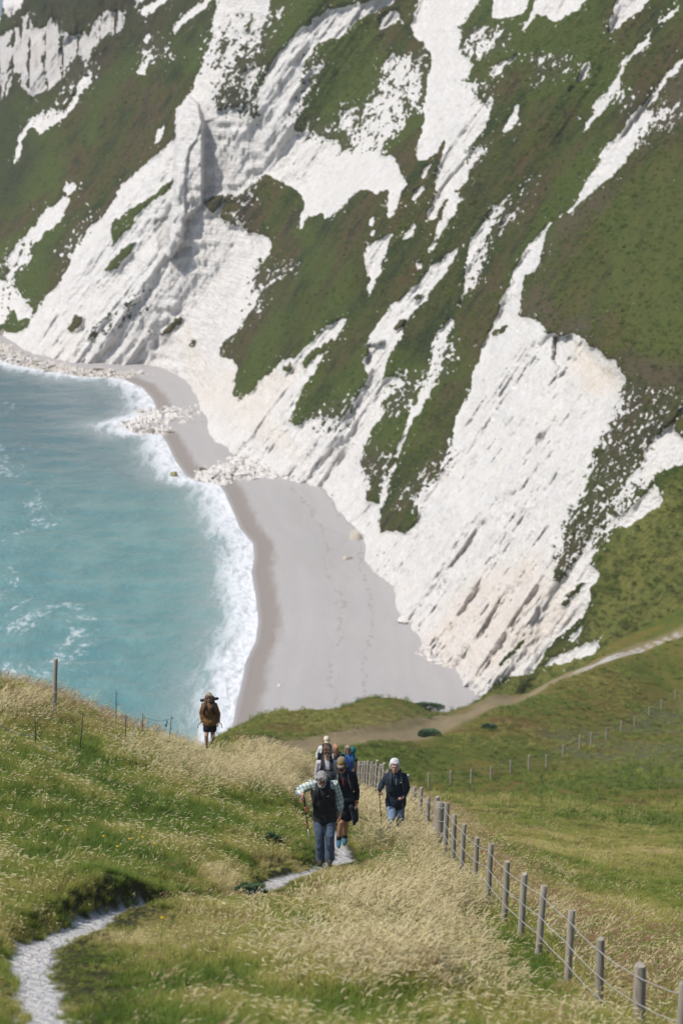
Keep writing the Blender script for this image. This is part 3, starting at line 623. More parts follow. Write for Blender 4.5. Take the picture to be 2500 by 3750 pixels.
col = G.mix(G.ss(c, .46, .26, 0, .8), col, (.030, .050, .012, 1))
col = G.mix(G.ss(d, .55, .8, 0, .35), col, (.21, .185, .08, 1)); col = G.mix(G.ss(d, .45, .25, 0, .5), col, (.025, .035, .01, 1))
rc = G.mix(c, (.11, .125, .045, 1), (.21, .20, .10, 1)); rc = G.mix(G.ss(d, .5, .3), rc, (.04, .055, .022, 1))
col = G.mix(G.math('MULTIPLY', G.attr('rough'), G.ss(G.noise(ve, .18, 3), .36, .56)), col, rc)
col = G.mix(G.math('MULTIPLY', G.attr('worn'), G.ss(c, .2, .7, .3, .8)), col, (.29, .22, .10, 1))
col = G.mix(G.math('MULTIPLY', G.attr('farpath'), .92), col, G.mix(c, (.42, .33, .20, 1), (.31, .235, .125, 1)))
col = G.mix(G.attr('farwhite'), col, (.62, .58, .53, 1))
# soil under the long grass near by
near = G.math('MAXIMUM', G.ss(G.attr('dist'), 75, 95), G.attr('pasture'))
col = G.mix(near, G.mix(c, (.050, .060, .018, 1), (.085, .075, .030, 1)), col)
pc = G.mix(G.noise(ve, 9, 5, .7), (.80, .77, .74, 1), (.68, .64, .60, 1)); pc = G.mix(G.ss(G.noise(ve, 30, 4, .7), .55, .75, 0, .35), pc, (.34, .31, .28, 1))
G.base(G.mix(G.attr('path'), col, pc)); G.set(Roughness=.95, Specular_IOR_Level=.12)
G.bump(G.math('ADD', d, c), .9, .35)
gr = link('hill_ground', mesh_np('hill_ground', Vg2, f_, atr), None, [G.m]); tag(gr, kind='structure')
# ================================================================== long meadow grass
def grass_mat(name, stops, head, trans=.3):
    m = Mat(name); h = m.attr('h'); t = m.attr('tint', 'INSTANCER'); rnd = m.n('ShaderNodeObjectInfo').outputs['Random']; isb = m.attr('rb')
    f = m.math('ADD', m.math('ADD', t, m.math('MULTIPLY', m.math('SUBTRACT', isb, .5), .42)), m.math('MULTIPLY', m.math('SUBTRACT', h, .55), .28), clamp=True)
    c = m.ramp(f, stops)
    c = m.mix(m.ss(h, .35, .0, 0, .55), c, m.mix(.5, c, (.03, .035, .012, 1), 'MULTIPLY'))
    c = m.mix(m.attr('head'), c, m.mix(isb, head[0], head[1]))
    m.base(c); m.set(Roughness=.6, Specular_IOR_Level=.25)
    tr = m.n('ShaderNodeBsdfTranslucent'); m.sock(tr.inputs[0], c); mx = m.n('ShaderNodeMixShader'); mx.inputs[0].default_value = trans
    m.t.links.new(m.b.outputs[0], mx.inputs[1]); m.t.links.new(tr.outputs[0], mx.inputs[2]); m.t.links.new(mx.outputs[0], m.out.inputs[0])
    return m.m
GSTOPS = [(0, (.072, .130, .014, 1)), (.28, (.145, .205, .025, 1)), (.5, (.25, .265, .050, 1)), (.72, (.39, .33, .10, 1)), (1, (.56, .47, .22, 1))]
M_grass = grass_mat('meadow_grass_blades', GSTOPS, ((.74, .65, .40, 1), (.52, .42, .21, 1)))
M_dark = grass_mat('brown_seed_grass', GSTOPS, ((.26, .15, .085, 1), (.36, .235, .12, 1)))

class GB:
    def __init__(s): s.V, s.Q, s.h, s.hd, s.rb = [], [], [], [], []
    def ribbon(s, pts, wid, hs, head, rb, wdir):
        n0 = len(s.V)
        for p, w_, hh in zip(pts, wid, hs):
            s.V += [p - wdir * w_, p + wdir * w_]; s.h += [hh, hh]; s.hd += [head] * 2; s.rb += [rb] * 2
        for i in range(len(pts) - 1): a = n0 + 2 * i; s.Q.append((a, a + 1, a + 3, a + 2))
    def blade(s, base, L, lean, az, w_, rb, seg=4, droop=1.0):
        d = Vector((math.cos(az), math.sin(az), 0)); side = Vector((-d.y, d.x, 0)); p = base.copy(); ang = lean * .35; pts = [p.copy()]
        for i in range(seg):
            ang += lean * droop / seg * (.6 + .8 * i / seg); p = p + (d * math.sin(ang) + Vector((0, 0, math.cos(ang)))) * (L / seg); pts.append(p.copy())
        s.ribbon(pts, [w_ * (1 - (i / seg) ** 1.6 * .9) for i in range(seg + 1)], [i / seg for i in range(seg + 1)], 0, rb, side)
        return pts, ang, d
    def panicle(s, pts, ang, d, L, r, rb, spread=.03):
        p = pts[-1].copy(); up = Vector((0, 0, 1)); n = 12
        for i in range(n):
            t = i / n; ang2 = ang + .55 * t
            q = p + (d * math.sin(ang2) + up * math.cos(ang2)) * (L * t)
            a2 = r.uniform(0, 6.28); sd_ = Vector((math.cos(a2), math.sin(a2), r.uniform(-.5, .3))); k = (1 - .75 * t)
            tip = q + sd_ * spread * k * 1.4 + (d * math.sin(ang2 + .4) + up * math.cos(ang2 + .4)) * .036
            wd = sd_.cross(up).normalized() if sd_.cross(up).length > .01 else Vector((1, 0, 0))
            s.ribbon([q, (q + tip) * .5 + Vector((0, 0, .002)), tip], [.004, .0088 * (.6 + .5 * k), .0015], [1, 1, 1], 1, rb, wd)
    def make(s, name, mats):
        me = mesh_np(name, np.array([tuple(v) for v in s.V]), np.array(s.Q), dict(h=np.array(s.h), head=np.array(s.hd, float), rb=np.array(s.rb)), smooth=True)
        o = bpy.data.objects.new(name, me); me.materials.append(mats); return o
protos = bpy.data.collections.new('grass_clumps')          # source clumps, only drawn through the scatter
WIND = 0.2
def clump(name, seed, nb, L, nst, SL, mat, rad=.16, head=True, w_=.0062):
    r = random.Random(seed); g = GB()
    for i in range(nb):
        a = r.uniform(0, 6.28); q = rad * math.sqrt(r.random()); b = Vector((q * math.cos(a), q * math.sin(a), -.03))
        az = a + r.uniform(-.9, .9) if r.random() < .5 else WIND + r.gauss(0, .8)
        g.blade(b, r.uniform(*L), r.uniform(.25, 1.35), az, w_ * r.uniform(.7, 1.4), r.random())
    for i in range(nst):
        a = r.uniform(0, 6.28); q = rad * 1.1 * math.sqrt(r.random()); b = Vector((q * math.cos(a), q * math.sin(a), -.03)); rb = r.random()
        l = r.uniform(*SL); pts, ang, d = g.blade(b, l, r.uniform(.25, .75), WIND + r.gauss(0, .7), .0016, .75 + .25 * r.random(), 5)
        if head: g.panicle(pts, ang, d, r.uniform(.07, .16) * (1 if nst > 2 else .8), r, rb, r.uniform(.008, .026))
    o = g.make(name, mat); protos.objects.link(o)
# 0-2 leafy, 3-5 pale seed heads, 6 brown heads, 7 short turf, 8 herb
clump('leafy_clump_a', 1, 44, (.16, .36), 0, (.35, .5), M_grass); clump('leafy_clump_b', 2, 46, (.20, .44), 1, (.4, .55), M_grass); clump('leafy_clump_c', 3, 48, (.14, .32), 0, (.3, .45), M_grass)
clump('seed_clump_d', 4, 34, (.18, .36), 7, (.34, .56), M_grass, .18); clump('seed_clump_e', 5, 32, (.18, .38), 9, (.38, .62), M_grass, .2); clump('seed_clump_f', 6, 32, (.15, .33), 6, (.30, .52), M_grass, .18)
clump('seed_clump_g', 7, 36, (.16, .36), 6, (.36, .56), M_dark, .2)
clump('short_clump_h', 8, 60, (.07, .17), 0, (.18, .28), M_grass, .2)
g = GB(); r = random.Random(9)
for i in range(46):
    a = r.uniform(0, 6.28); q = .14 * math.sqrt(r.random()); hgt = r.uniform(.02, .22); b = Vector((q * math.cos(a), q * math.sin(a), hgt))
    g.blade(b, r.uniform(.05, .10), r.uniform(.7, 1.5), a + r.uniform(-1, 1), .012 * r.uniform(.6, 1.2), .1 + .3 * r.random(), 3)
protos.objects.link(g.make('herb_clump_i', M_grass))

def zone(u, v, lst):
    s_ = np.zeros(np.shape(u))
    for cu, cv, ru, rv, a in lst: s_ += a * np.exp(-(((u - cu) / ru) ** 2 + ((v - cv) / rv) ** 2))
    return s_
Z_SEED = [(1080,2850,150,110,1.0),(900,2880,200,70,.5),(1450,3000,170,110,.8),(1600,3120,160,110,.95),(1330,3060,120,80,.5),(1500,3400,260,110,.75),(1350,3620,300,130,.55),(1700,3300,130,70,.6),(60,2620,120,50,.8),(600,2800,300,60,.35),(1250,3300,250,60,.25),(1750,3600,200,80,.35),(700,2830,120,50,.5)]
Z_GREEN = [(250,2820,350,130,.6),(650,2740,200,60,.4),(450,3030,420,80,.7),(750,3010,130,50,.7),(1750,3380,140,90,.5),(1900,3560,180,130,.5),(1500,3700,350,70,.45),(100,3200,200,90,.35),(800,3600,250,100,.2),(1000,2900,60,30,.3),(880,3430,120,50,.25)]
Z_TAN = [(800,3230,260,50,.6),(1050,3260,200,60,.7),(400,3500,200,160,.5),(700,3450,250,100,.4),(250,3240,160,50,.5),(330,2620,300,60,.15),(800,2760,150,50,.3),(600,3700,350,80,.4),(1250,3190,100,25,.6),(1000,2790,120,40,.5),(1500,3230,200,40,.3)]
FENCE_PX = [(2600,27),(2342,26.5),(2197,28.5),(2092,31),(1990,34),(1919,37),(1856,40),(1797,43),(1746,46),(1698,48.5),(1663,51),(1636,54),(1600,58),(1541,62.5),(1491,66.5),(1440,71),(1405,76),(1375,82),(1340,92),(1305,105)]
FENCE_XY = [tuple(foot_at(u, Y)[:2]) for u, Y in FENCE_PX]
def fence_x(y): return np.interp(y, [p[1] for p in FENCE_XY], [p[0] for p in FENCE_XY])

def scatter(n, ylo, yhi, ypow, ulo=-330, uhi=2830):
    t = rng.random(n); e = 1 + ypow
    Y = (ylo ** e + t * (yhi ** e - ylo ** e)) ** (1 / e); u = rng.uniform(ulo, uhi, n)
    x = (u - CX) * Y / F * 1.02; return x, Y
def pv(x, y, z): return proj(np.stack([x, y, z], -1))
X, Yy = scatter(105000, 16.5, 92, .55)
Zz = ground_z(X, Yy); uu_, vv_ = pv(X, Yy, Zz)
dpath, tp_ = seg_dist(X, Yy, PATHW)
left = X < fence_x(Yy) + .15
jit = .09 * fbm(X / .5, Yy / .5, 0, 2, 77)
ok = (dpath > np.interp(tp_, [0, 1, 2.5, 7.6, 8.8, 10.4, 11.2, 12.3, 12.6, 13.25, 13.5, 30], [.23, .22, .185, .185, .03, .03, .22, .22, .02, .02, .26, .25]) + jit) & left & (vv_ < 4300)
X, Yy, Zz, uu_, vv_, dpath, tp_ = (q[ok] for q in (X, Yy, Zz, uu_, vv_, dpath, tp_))
n = len(X)
zn = fbm(X / 1.6, Yy / 2.4, 0, 3, 201); zn2 = fbm(X / .6, Yy / .9, 0, 2, 211)
sw_ = np.clip(-.05 + .85 * zone(uu_, vv_, Z_SEED) + .40 * zn - .25 * zone(uu_, vv_, Z_GREEN), .03, .95)
gw = zone(uu_, vv_, Z_GREEN); tw = zone(uu_, vv_, Z_TAN)
tint = np.clip(.36 + .42 * zn + .42 * zn2 - .30 * gw + .26 * tw + .08 * zone(uu_, vv_, Z_SEED) + rng.normal(0, .07, n), 0, 1)
q = rng.random(n)
pid = np.where(q < sw_ * .62, rng.integers(3, 6, n), np.where(zn2 + .6 * zn > .04, rng.integers(0, 3, n), rng.integers(0, 2, n) * 2))
pid = np.where((q > .955) & (tw + .4 * zn > .15), 6, pid)
pid = np.where((q > .965) & (gw + .3 * zn2 > .1), 8, pid)
pid = np.where((vv_ < 2680 + .09 * uu_) & (uu_ < 900) & (q > .92), 6, pid)     # brown heads along the crest
# smaller on the verge of the path, taller in the drifts
sc = (.60 + .55 * np.clip(sw_, 0, .9) + .14 * zn) * (.55 + .45 * sstep(.3, 1.0, dpath)) * rng.uniform(.8, 1.2, n)
fdx = fence_x(Yy) - X; sc *= np.where(fdx < .9, .72, 1); sc *= np.where((np.abs(uu_ - 770) < 75) & (vv_ < 2830) & (vv_ > 2690), .6, 1); sc = np.where(Yy < 24, sc * .9, sc); sc *= np.where(Yy > 62, 1.12, 1)
sc = np.where((uu_ > 1150) & (uu_ < 1330) & (vv_ > 3020) & (vv_ < 3170), sc * .62, sc)
sc = np.where((uu_ > 900) & (uu_ < 1340) & (vv_ > 3150) & (vv_ < 3330) & (dpath < 1.6), sc * .6, sc)
nearside = X > np.interp(Yy, [p[1] for p in PATHW[:14]], [p[0] for p in PATHW[:14]])
sc = np.where((tp_ > 3) & (tp_ < 8.4) & nearside & (dpath < 1.9), sc * (.34 + .4 * sstep(.4, 1.9, dpath)), sc); sc = np.where((tp_ <= 3.2) & (dpath < .8), sc * .7, sc)
sc = np.where((uu_ > 1395) & (uu_ < 1500) & (vv_ > 2990) & (vv_ < 3090), sc * 1.3, sc)
def scatter_obj(name, X, Y, Z, tint, pid, sc, label_kind='stuff'):
    n = len(X)
    rot = np.stack([rng.normal(0, .12, n), rng.normal(0, .12, n), rng.normal(0, .55, n) + np.where(rng.random(n) < .25, rng.uniform(0, 6.28, n), 0)], -1)
    me = bpy.data.meshes.new(name); me.vertices.add(n); me.vertices.foreach_set('co', np.stack([X, Y, Z], -1).astype(np.float32).ravel())
    for an, arr in (('tint', tint), ('sc', sc)):
        a = me.attributes.new(an, 'FLOAT', 'POINT'); a.data.foreach_set('value', arr.astype(np.float32))
    a = me.attributes.new('pid', 'INT', 'POINT'); a.data.foreach_set('value', pid.astype(np.int32))
    a = me.attributes.new('rot', 'FLOAT_VECTOR', 'POINT'); a.data.foreach_set('vector', rot.astype(np.float32).ravel())
    o = bpy.data.objects.new(name, me); COL.objects.link(o)
    md = o.modifiers.new('scatter', 'NODES'); ng = bpy.data.node_groups.new(name + '_scatter', 'GeometryNodeTree'); md.node_group = ng
    ng.interface.new_socket('Geometry', in_out='INPUT', socket_type='NodeSocketGeometry'); ng.interface.new_socket('Geometry', in_out='OUTPUT', socket_type='NodeSocketGeometry')
    N, Lk = ng.nodes, ng.links
    gi, go = N.new('NodeGroupInput'), N.new('NodeGroupOutput'); ip = N.new('GeometryNodeInstanceOnPoints'); ci = N.new('GeometryNodeCollectionInfo')
    ci.inputs[0].default_value = protos; ci.inputs['Separate Children'].default_value = True; ci.inputs['Reset Children'].default_value = True
    def na(nm, ty):
        q = N.new('GeometryNodeInputNamedAttribute'); q.data_type = ty; q.inputs[0].default_value = nm; return q.outputs[0]
    Lk.new(gi.outputs[0], ip.inputs['Points']); Lk.new(ci.outputs[0], ip.inputs['Instance']); ip.inputs['Pick Instance'].default_value = True
    Lk.new(na('pid', 'INT'), ip.inputs['Instance Index']); Lk.new(na('rot', 'FLOAT_VECTOR'), ip.inputs['Rotation']); Lk.new(na('sc', 'FLOAT'), ip.inputs['Scale'])
    Lk.new(ip.outputs[0], go.inputs[0])
    tag(o, kind=label_kind); return o
# collection children come in name order: herb f, leafy a-c, seed d-g, short
ORDER = sorted(o.name for o in protos.objects); KEY = ['leafy_clump_a', 'leafy_clump_b', 'leafy_clump_c', 'seed_clump_d', 'seed_clump_e', 'seed_clump_f', 'seed_clump_g', 'short_clump_h', 'herb_clump_i']
REMAP = np.array([ORDER.index(k) for k in KEY])
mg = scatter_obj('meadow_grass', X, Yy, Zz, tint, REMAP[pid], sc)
# rough pasture on the slope beyond the fence, thinning out downhill
X, Yy = scatter(46000, 24, 150, .1, 1180, 2900)
Zz = ground_z(X, Yy); uu_, vv_ = pv(X, Yy, Zz)
dr = X - fence_x(np.minimum(Yy, 104)); ok = (dr > .05) & (vv_ > 2760)
X, Yy, Zz, uu_, vv_, dr = (q[ok] for q in (X, Yy, Zz, uu_, vv_, dr)); n = len(X)
zn = fbm(X / 5, Yy / 14, 0, 3, 221); zn2 = fbm(X / 1.5, Yy / 4, 0, 3, 231)
nearf = sstep(4.5, .6, dr + 1.5 * zn)
tint = np.clip(.42 + .40 * zn + .25 * zn2 + .1 * nearf + rng.normal(0, .06, n), 0, 1); q = rng.random(n)
pid = np.where(q < .03 + .24 * nearf, np.where(rng.random(n) < .6, 6, 3), np.where((rng.random(n) < nearf), rng.integers(0, 3, n), 7))
sc = (.62 + .14 * nearf) * rng.uniform(.7, 1.2, n) * np.where(Yy > 70, 1.15, 1)
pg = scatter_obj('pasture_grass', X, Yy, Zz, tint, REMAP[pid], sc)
# ================================================================== fences
def tube(bm, pts, radii, n=10, close=True, jitter=0.0, seed=0, flat=None):
    """a swept tube through pts; returns nothing"""
    r = random.Random(seed); pts = [Vector(p) for p in pts]; rings = []
    if not hasattr(radii, '__len__'): radii = [radii] * len(pts)
    ref = None
    for i, p in enumerate(pts):
        t = (pts[min(i + 1, len(pts) - 1)] - pts[max(i - 1, 0)]).normalized()
        if ref is None: ref = t.orthogonal().normalized() if abs(t.z) > .9 or True else Vector((0, 0, 1))
        a = (ref - t * ref.dot(t)).normalized(); ref = a; b = t.cross(a)
        ring = []
        for k in range(n):
            th = 2 * math.pi * k / n; q = radii[i] * (1 + jitter * (r.random() - .5))
            ring.append(bm.verts.new(p + a * (q * math.cos(th)) + b * (q * math.sin(th))))
        rings.append(ring)
    for i in range(len(rings) - 1):
        for k in range(n): bm.faces.new((rings[i][k], rings[i][(k + 1) % n], rings[i + 1][(k + 1) % n], rings[i + 1][k]))
    if close: bm.faces.new(rings[0][::-1]); bm.faces.new(rings[-1])
def bm_obj(name, bm, mats, parent=None, smooth=True):
    bmesh.ops.recalc_face_normals(bm, faces=bm.faces)
    me = bpy.data.meshes.new(name); bm.to_mesh(me); bm.free()
    if smooth:
        me.polygons.foreach_set('use_smooth', np.ones(len(me.polygons), bool))
    return link(name, me, parent, mats)

m = Mat('weathered_post_wood'); ve = m.obj()
gr_ = m.noise(m.obj((22, 22, 1.6)), 1.5, 5, .7); gr2 = m.noise(m.obj((40, 40, 2.2)), 2, 3, .6); bl = m.noise(ve, 3, 4, .6)
rn = m.n('ShaderNodeObjectInfo').outputs['Random']
c = m.mix(gr_, (.255, .225, .18, 1), (.50, .45, .375, 1)); c = m.mix(m.ss(gr2, .56, .70, 0, .75), c, (.10, .085, .068, 1)); c = m.mix(m.ss(bl, .55, .75, 0, .4), c, (.24, .235, .17, 1))
c = m.mix(m.math('MULTIPLY', rn, .4), c, m.mix(1, c, (.62, .60, .56, 1), 'MULTIPLY'))
m.base(c); m.set(Roughness=.92, Specular_IOR_Level=.15); m.bump(m.math('ADD', gr_, gr2), .6, .006); M_wood = m.m
M_wire = plain('galvanised_wire', (.50, .48, .45), .5, .15, 60, 0, .5)
M_stake = plain('dark_stake', (.045, .035, .03), .6, .2, 40); M_string = plain('pale_twine', (.42, .46, .45), .7, .1, 50); M_blue = plain('blue_twine', (.14, .32, .42), .7, .2, 40)

def make_post(base, top, r, parent, seed, below=.35):
    """a round split-resistant stake from the ground to its sawn top, in the fence's own frame"""
    b = Vector(base); t = Vector(top); ax = (t - b); d = ax.normalized(); rr = random.Random(seed)
    bm = bmesh.new(); pts, rad = [], []
    L = ax.length; N = 8
    for i in range(N + 1):
        f = i / N; p = b - d * below + d * ((L + below) * f)
        p = p + Vector((rr.uniform(-1, 1), rr.uniform(-1, 1), 0)) * r * .06; pts.append(p); rad.append(r * (1.04 - .07 * f + rr.uniform(-.035, .035)))
    rad[-1] = r * .93; pts.append(t + d * r * .10); rad.append(r * .80)
    tube(bm, pts, rad, 14, True, .05, seed)
    o = bm_obj('post', bm, M_wood, parent, True)
    o.data.set_sharp_from_angle(angle=R(50)) if hasattr(o.data, 'set_sharp_from_angle') else None
    o.location = b; o.data.transform(Matrix.Translation(-b)); return o

# u_top, v_top, u_base, Y, radius
NEARP = [(2503,3601,2490,25.2,.05),(2342,3537,2338,26.6,.062),(2197,3440,2192,28.5,.045),(2092,3335,2074,31,.044),(1990,3244,1968,34,.044),(1919,3202,1903,37,.046),(1856,3156,1843,40,.046),(1797,3090,1781,43,.046),(1746,3068,1733,46,.045),(1698,3019,1686,48.5,.045),(1663,2984,1657,51,.045),
 (1636,2940,1626,53.5,.05),(1613,2939,1604,55.2,.095),(1600,2919,1592,56.8,.05),(1567,2923,1562,59.5,.05),(1541,2885,1534,62,.05),(1517,2883,1510,64.2,.05),(1491,2839,1484,66.4,.05),(1462,2830,1456,68.5,.05),(1438,2822,1432,70.5,.045),(1419,2819,1412,72.5,.045),(1405,2796,1397,74.6,.048),(1394,2801,1385,76.6,.045),(1380,2786,1370,78.6,.048),(1369,2801,1360,80.6,.045),(1361,2790,1352,82.6,.045),(1348,2785,1340,84.8,.045),(1338,2789,1331,87,.043),(1329,2789,1323,89.4,.043),(1318,2789,1313,92,.043),(1311,2790,1306,94.6,.043),(1302,2794,1298,97.4,.043)]
FB = foot_at(NEARP[8][2], NEARP[8][3])
fen = empty('wire_fence', FB); tag(fen, 'long wire fence of weathered round stakes running down the hill beside the hikers', 'fence')
tops, bases = [], []
for i, (u, v, ub, Y, r) in enumerate(NEARP):
    b = foot_at(ub, Y) - FB; t = Vector(at(u, v, Y - .02)) - FB
    if (t - b).length < .72: b = b - Vector((0, 0, .1))
    make_post(b, t, r, fen, 300 + i); tops.append(t); bases.append(b)
def wires(tops, bases, offs, parent, mat, rad, sag=.02, seed=1, name='wire', twist=True, front=.05):
    rr = random.Random(seed)
    for o_ in offs:
        bm = bmesh.new(); pts = []
        for i in range(len(tops) - 1):
            a = tops[i] + (bases[i] - tops[i]).normalized() * o_[0 if i % 1 == 0 else 0]; b = tops[i + 1] + (bases[i + 1] - tops[i + 1]).normalized() * o_[0]
            a = a + Vector((-front, 0, 0)); b = b + Vector((-front, 0, 0)); n = 7
            for k in range(n):
                f = k / n; p = a.lerp(b, f); p.z -= sag * 4 * f * (1 - f) + rr.uniform(-.004, .004); pts.append(p)
        pts.append(b); tube(bm, pts, rad, 6)
        if twist:      # barbs
            for i in range(0, len(pts) - 1):
                for k in range(2):
                    p = pts[i].lerp(pts[i + 1], rr.random()); q = Vector((rr.uniform(-1, 1), rr.uniform(-.4, .4), rr.uniform(-1, 1))).normalized() * .013
                    tube(bm, [p - q, p + q], .0022, 4)
        bm_obj(name, bm, mat, parent)
wires(tops, bases, [(.10,), (.38,), (.62,)], fen, M_wire, .0045, .015)

FARP = [(1570,2828,1570,2887),(1649,2820,1649,2879),(1724,2814,1724,2871),(1798,2810,1798,2863),(1868,2798,1868,2853),(1934,2774,1933,2831),(2000,2756,2000,2806),(2061,2733,2061,2784),(2122,2712,2121,2766),(2160,2693,2161,2743),(2219,2666,2219,2713),(2273,2640,2273,2685),(2322,2614,2323,2649),(2374,2588,2374,2629),(2422,2556,2421,2595),(2474,2527,2473,2567),(2530,2500,2529,2540)]
FY_ = np.interp([p[0] for p in FARP], [1570, 1798, 2000, 2219, 2474], [197, 205, 226, 250, 290])
FB2 = foot_at(FARP[6][0], FY_[6])
fen2 = empty('field_fence', FB2); tag(fen2, 'far line of thin posts and wire crossing the green hollow', 'fence')
tops, bases = [], []
for i, ((u, v, ub, vb), Y) in enumerate(zip(FARP, FY_)):
    b = foot_at(ub, Y) - FB2; t = b + Vector((.02 * (i % 3 - 1), 0, (vb - v) / F * Y * 1.02)); make_post(b, t, .075, fen2, 500 + i, .3); tops.append(t); bases.append(b)
wires(tops, bases, [(.12,), (.55,)], fen2, M_wire, .006, .03, 3, 'wire', False)

# the lone post and the old electric fence on the seaward crest
b = foot_at(199, 62.0); t = Vector(at(205, 2413, 62.0))
po = empty('wooden_post', b); tag(po, 'lone stout wooden post standing on the grassy crest against the sea', 'post')
make_post(Vector((0, 0, 0)), t - b, .053, po, 71)
STK = [(129,2616,133,2768,54),(305,2610,289,2748,56),(462,2618,456,2701,62),(523,2614,518,2688,64),(629,2621,612,2690,67),(426,2532,424,2603,67.5)]
FB3 = foot_at(300, 58); sf = empty('string_fence', FB3); tag(sf, 'old fence of thin dark stakes and slack twine in the long grass', 'fence')
for i, (u, v, ub, vb, Y) in enumerate(STK):
    t = Vector(at(u, v, Y)); b = foot_at(ub, Y); b.z -= .15; bm = bmesh.new(); d = (t - b)
    tube(bm, [b - FB3, b + d * .5 + Vector((.006, 0, 0)) - FB3, t - FB3], [.010, .010, .009], 8)
    for f in (.72, .94):
        p = b + d * f - FB3; tube(bm, [p, p + Vector((.03, -.02, .004)), p + Vector((.055, -.02, .02))], [.008, .007, .006], 6)
    bm_obj('stake', bm, M_stake, sf)
for pts in ([(-60,2640,52),(0,2658,52.5),(67,2688,53),(134,2693,54)], [(524,2623,64),(500,2660,63),(470,2715,61),(450,2745,60)], [(523,2627,64),(580,2641,66),(629,2632,67)], [(627,2634,67),(612,2676,66.6),(592,2702,66)], [(160,2725,53.4),(180,2745,53.4),(220,2755,54)]):
    bm = bmesh.new(); P_ = [Vector(at(u, v, Y)) - FB3 for u, v, Y in pts]; Q_ = []
    for i in range(len(P_) - 1):
        for k in range(6): Q_.append(P_[i].lerp(P_[i + 1], k / 6))
    tube(bm, Q_ + [P_[-1]], .0065, 6); bm_obj('twine', bm, M_string, sf)
def rag(name, c, w_, h_, seed, label, cat):
    c = Vector(c); bm = bmesh.new(); rr = random.Random(seed); n = 9; gridv = []
    for side in (-.008, .008):
        for i in range(n):
            row = []
            for j in range(n):
                a, b_ = i / (n - 1) - .5, j / (n - 1)
                row.append(bm.verts.new((a * w_ * (1 - .75 * (1 - b_) ** 1.3 * .9) + .02 * math.sin(7 * b_ + seed), side + .035 * math.sin(11 * a + 3 * b_) * b_, -b_ * h_ * (1 - .25 * abs(a)) + .01 * rr.random())))
            gridv.append(row)
    for s_ in (0, n):
        for i in range(n - 1):
            for j in range(n - 1): bm.faces.new((gridv[s_ + i][j], gridv[s_ + i + 1][j], gridv[s_ + i + 1][j + 1], gridv[s_ + i][j + 1]))
    o = bm_obj(name, bm, M_blue); o.location = c; tag(o, label, cat); return o
rag('blue_rag', at(175, 2738, 53.4), .16, .14, 3, 'crumpled blue rag tied low on the twine in the grass', 'rag')
rag('blue_tie', at(610, 2634, 66.8), .05, .20, 5, 'strip of blue twine hanging from the string fence near the crest', 'rag')
# ================================================================== people
def loft(bm, rings, n=18):
    vs = []
    for c, a, b in rings:
        vs.append([bm.verts.new(c + a * math.cos(2 * math.pi * k / n) + b * math.sin(2 * math.pi * k / n)) for k in range(n)])
    for i in range(len(vs) - 1):
        for k in range(n): bm.faces.new((vs[i][k], vs[i][(k + 1) % n], vs[i + 1][(k + 1) % n], vs[i + 1][k]))
    bm.faces.new(vs[0][::-1]); bm.faces.new(vs[-1])
def limb(bm, pts, rad, n=12):
    pts = [Vector(p) for p in pts]; t0 = (pts[1] - pts[0]).normalized(); t1 = (pts[-1] - pts[-2]).normalized(); r0, r1 = rad[0], rad[-1]
    P_ = [pts[0] - t0 * r0 * .92, pts[0] - t0 * r0 * .55] + pts + [pts[-1] + t1 * r1 * .55, pts[-1] + t1 * r1 * .92]
    tube(bm, P_, [r0 * .35, r0 * .83] + list(rad) + [r1 * .83, r1 * .35], n)
def ell(bm, c, rx, ry, rz, M_=None, seg=16):
    g = bmesh.ops.create_uvsphere(bm, u_segments=seg, v_segments=10, radius=1)
    T_ = Matrix.Translation(Vector(c)) @ (M_.to_4x4() if M_ else Matrix()) @ Matrix.Diagonal((rx, ry, rz, 1)); bmesh.ops.transform(bm, matrix=T_, verts=g['verts'])
def remesh(bm, voxel, it=4, fac=.5):
    bmesh.ops.recalc_face_normals(bm, faces=bm.faces)
    me = bpy.data.meshes.new('tmp'); bm.to_mesh(me); bm.free(); o = bpy.data.objects.new('tmp', me); COL.objects.link(o)
    md = o.modifiers.new('r', 'REMESH'); md.mode = 'VOXEL'; md.voxel_size = voxel
    if it: sm = o.modifiers.new('s', 'SMOOTH'); sm.iterations = it; sm.factor = fac
    dg = bpy.context.evaluated_depsgraph_get(); dg.update(); out = bpy.data.meshes.new_from_object(o.evaluated_get(dg))
    bpy.data.objects.remove(o); bpy.data.meshes.remove(me)
    out.polygons.foreach_set('use_smooth', np.ones(len(out.polygons), bool)); return out
def crumple(me, amp, fx, fy, fz, seed, o=3, ridge=False):
    n = len(me.vertices); co = np.empty(n * 3, np.float32); me.vertices.foreach_get('co', co); co = co.reshape(-1, 3).astype(float)
    no = np.empty(n * 3, np.float32); me.vertex_normals.foreach_get('vector', no); no = no.reshape(-1, 3)
    f = (ridged if ridge else fbm)(co[:, 0] * fx, co[:, 1] * fy, co[:, 2] * fz, o, seed); co += no * (amp * f)[:, None]
    me.vertices.foreach_set('co', co.astype(np.float32).ravel()); me.update()
def piece(name, bm, mat, parent, voxel=.010, it=3, fold=0., fr=(9, 9, 14), seed=1, ridge=False):
    me = remesh(bm, voxel, it); me.name = name
    if fold: crumple(me, fold, *fr, seed, 3, ridge)
    return link(name, me, parent, [mat])

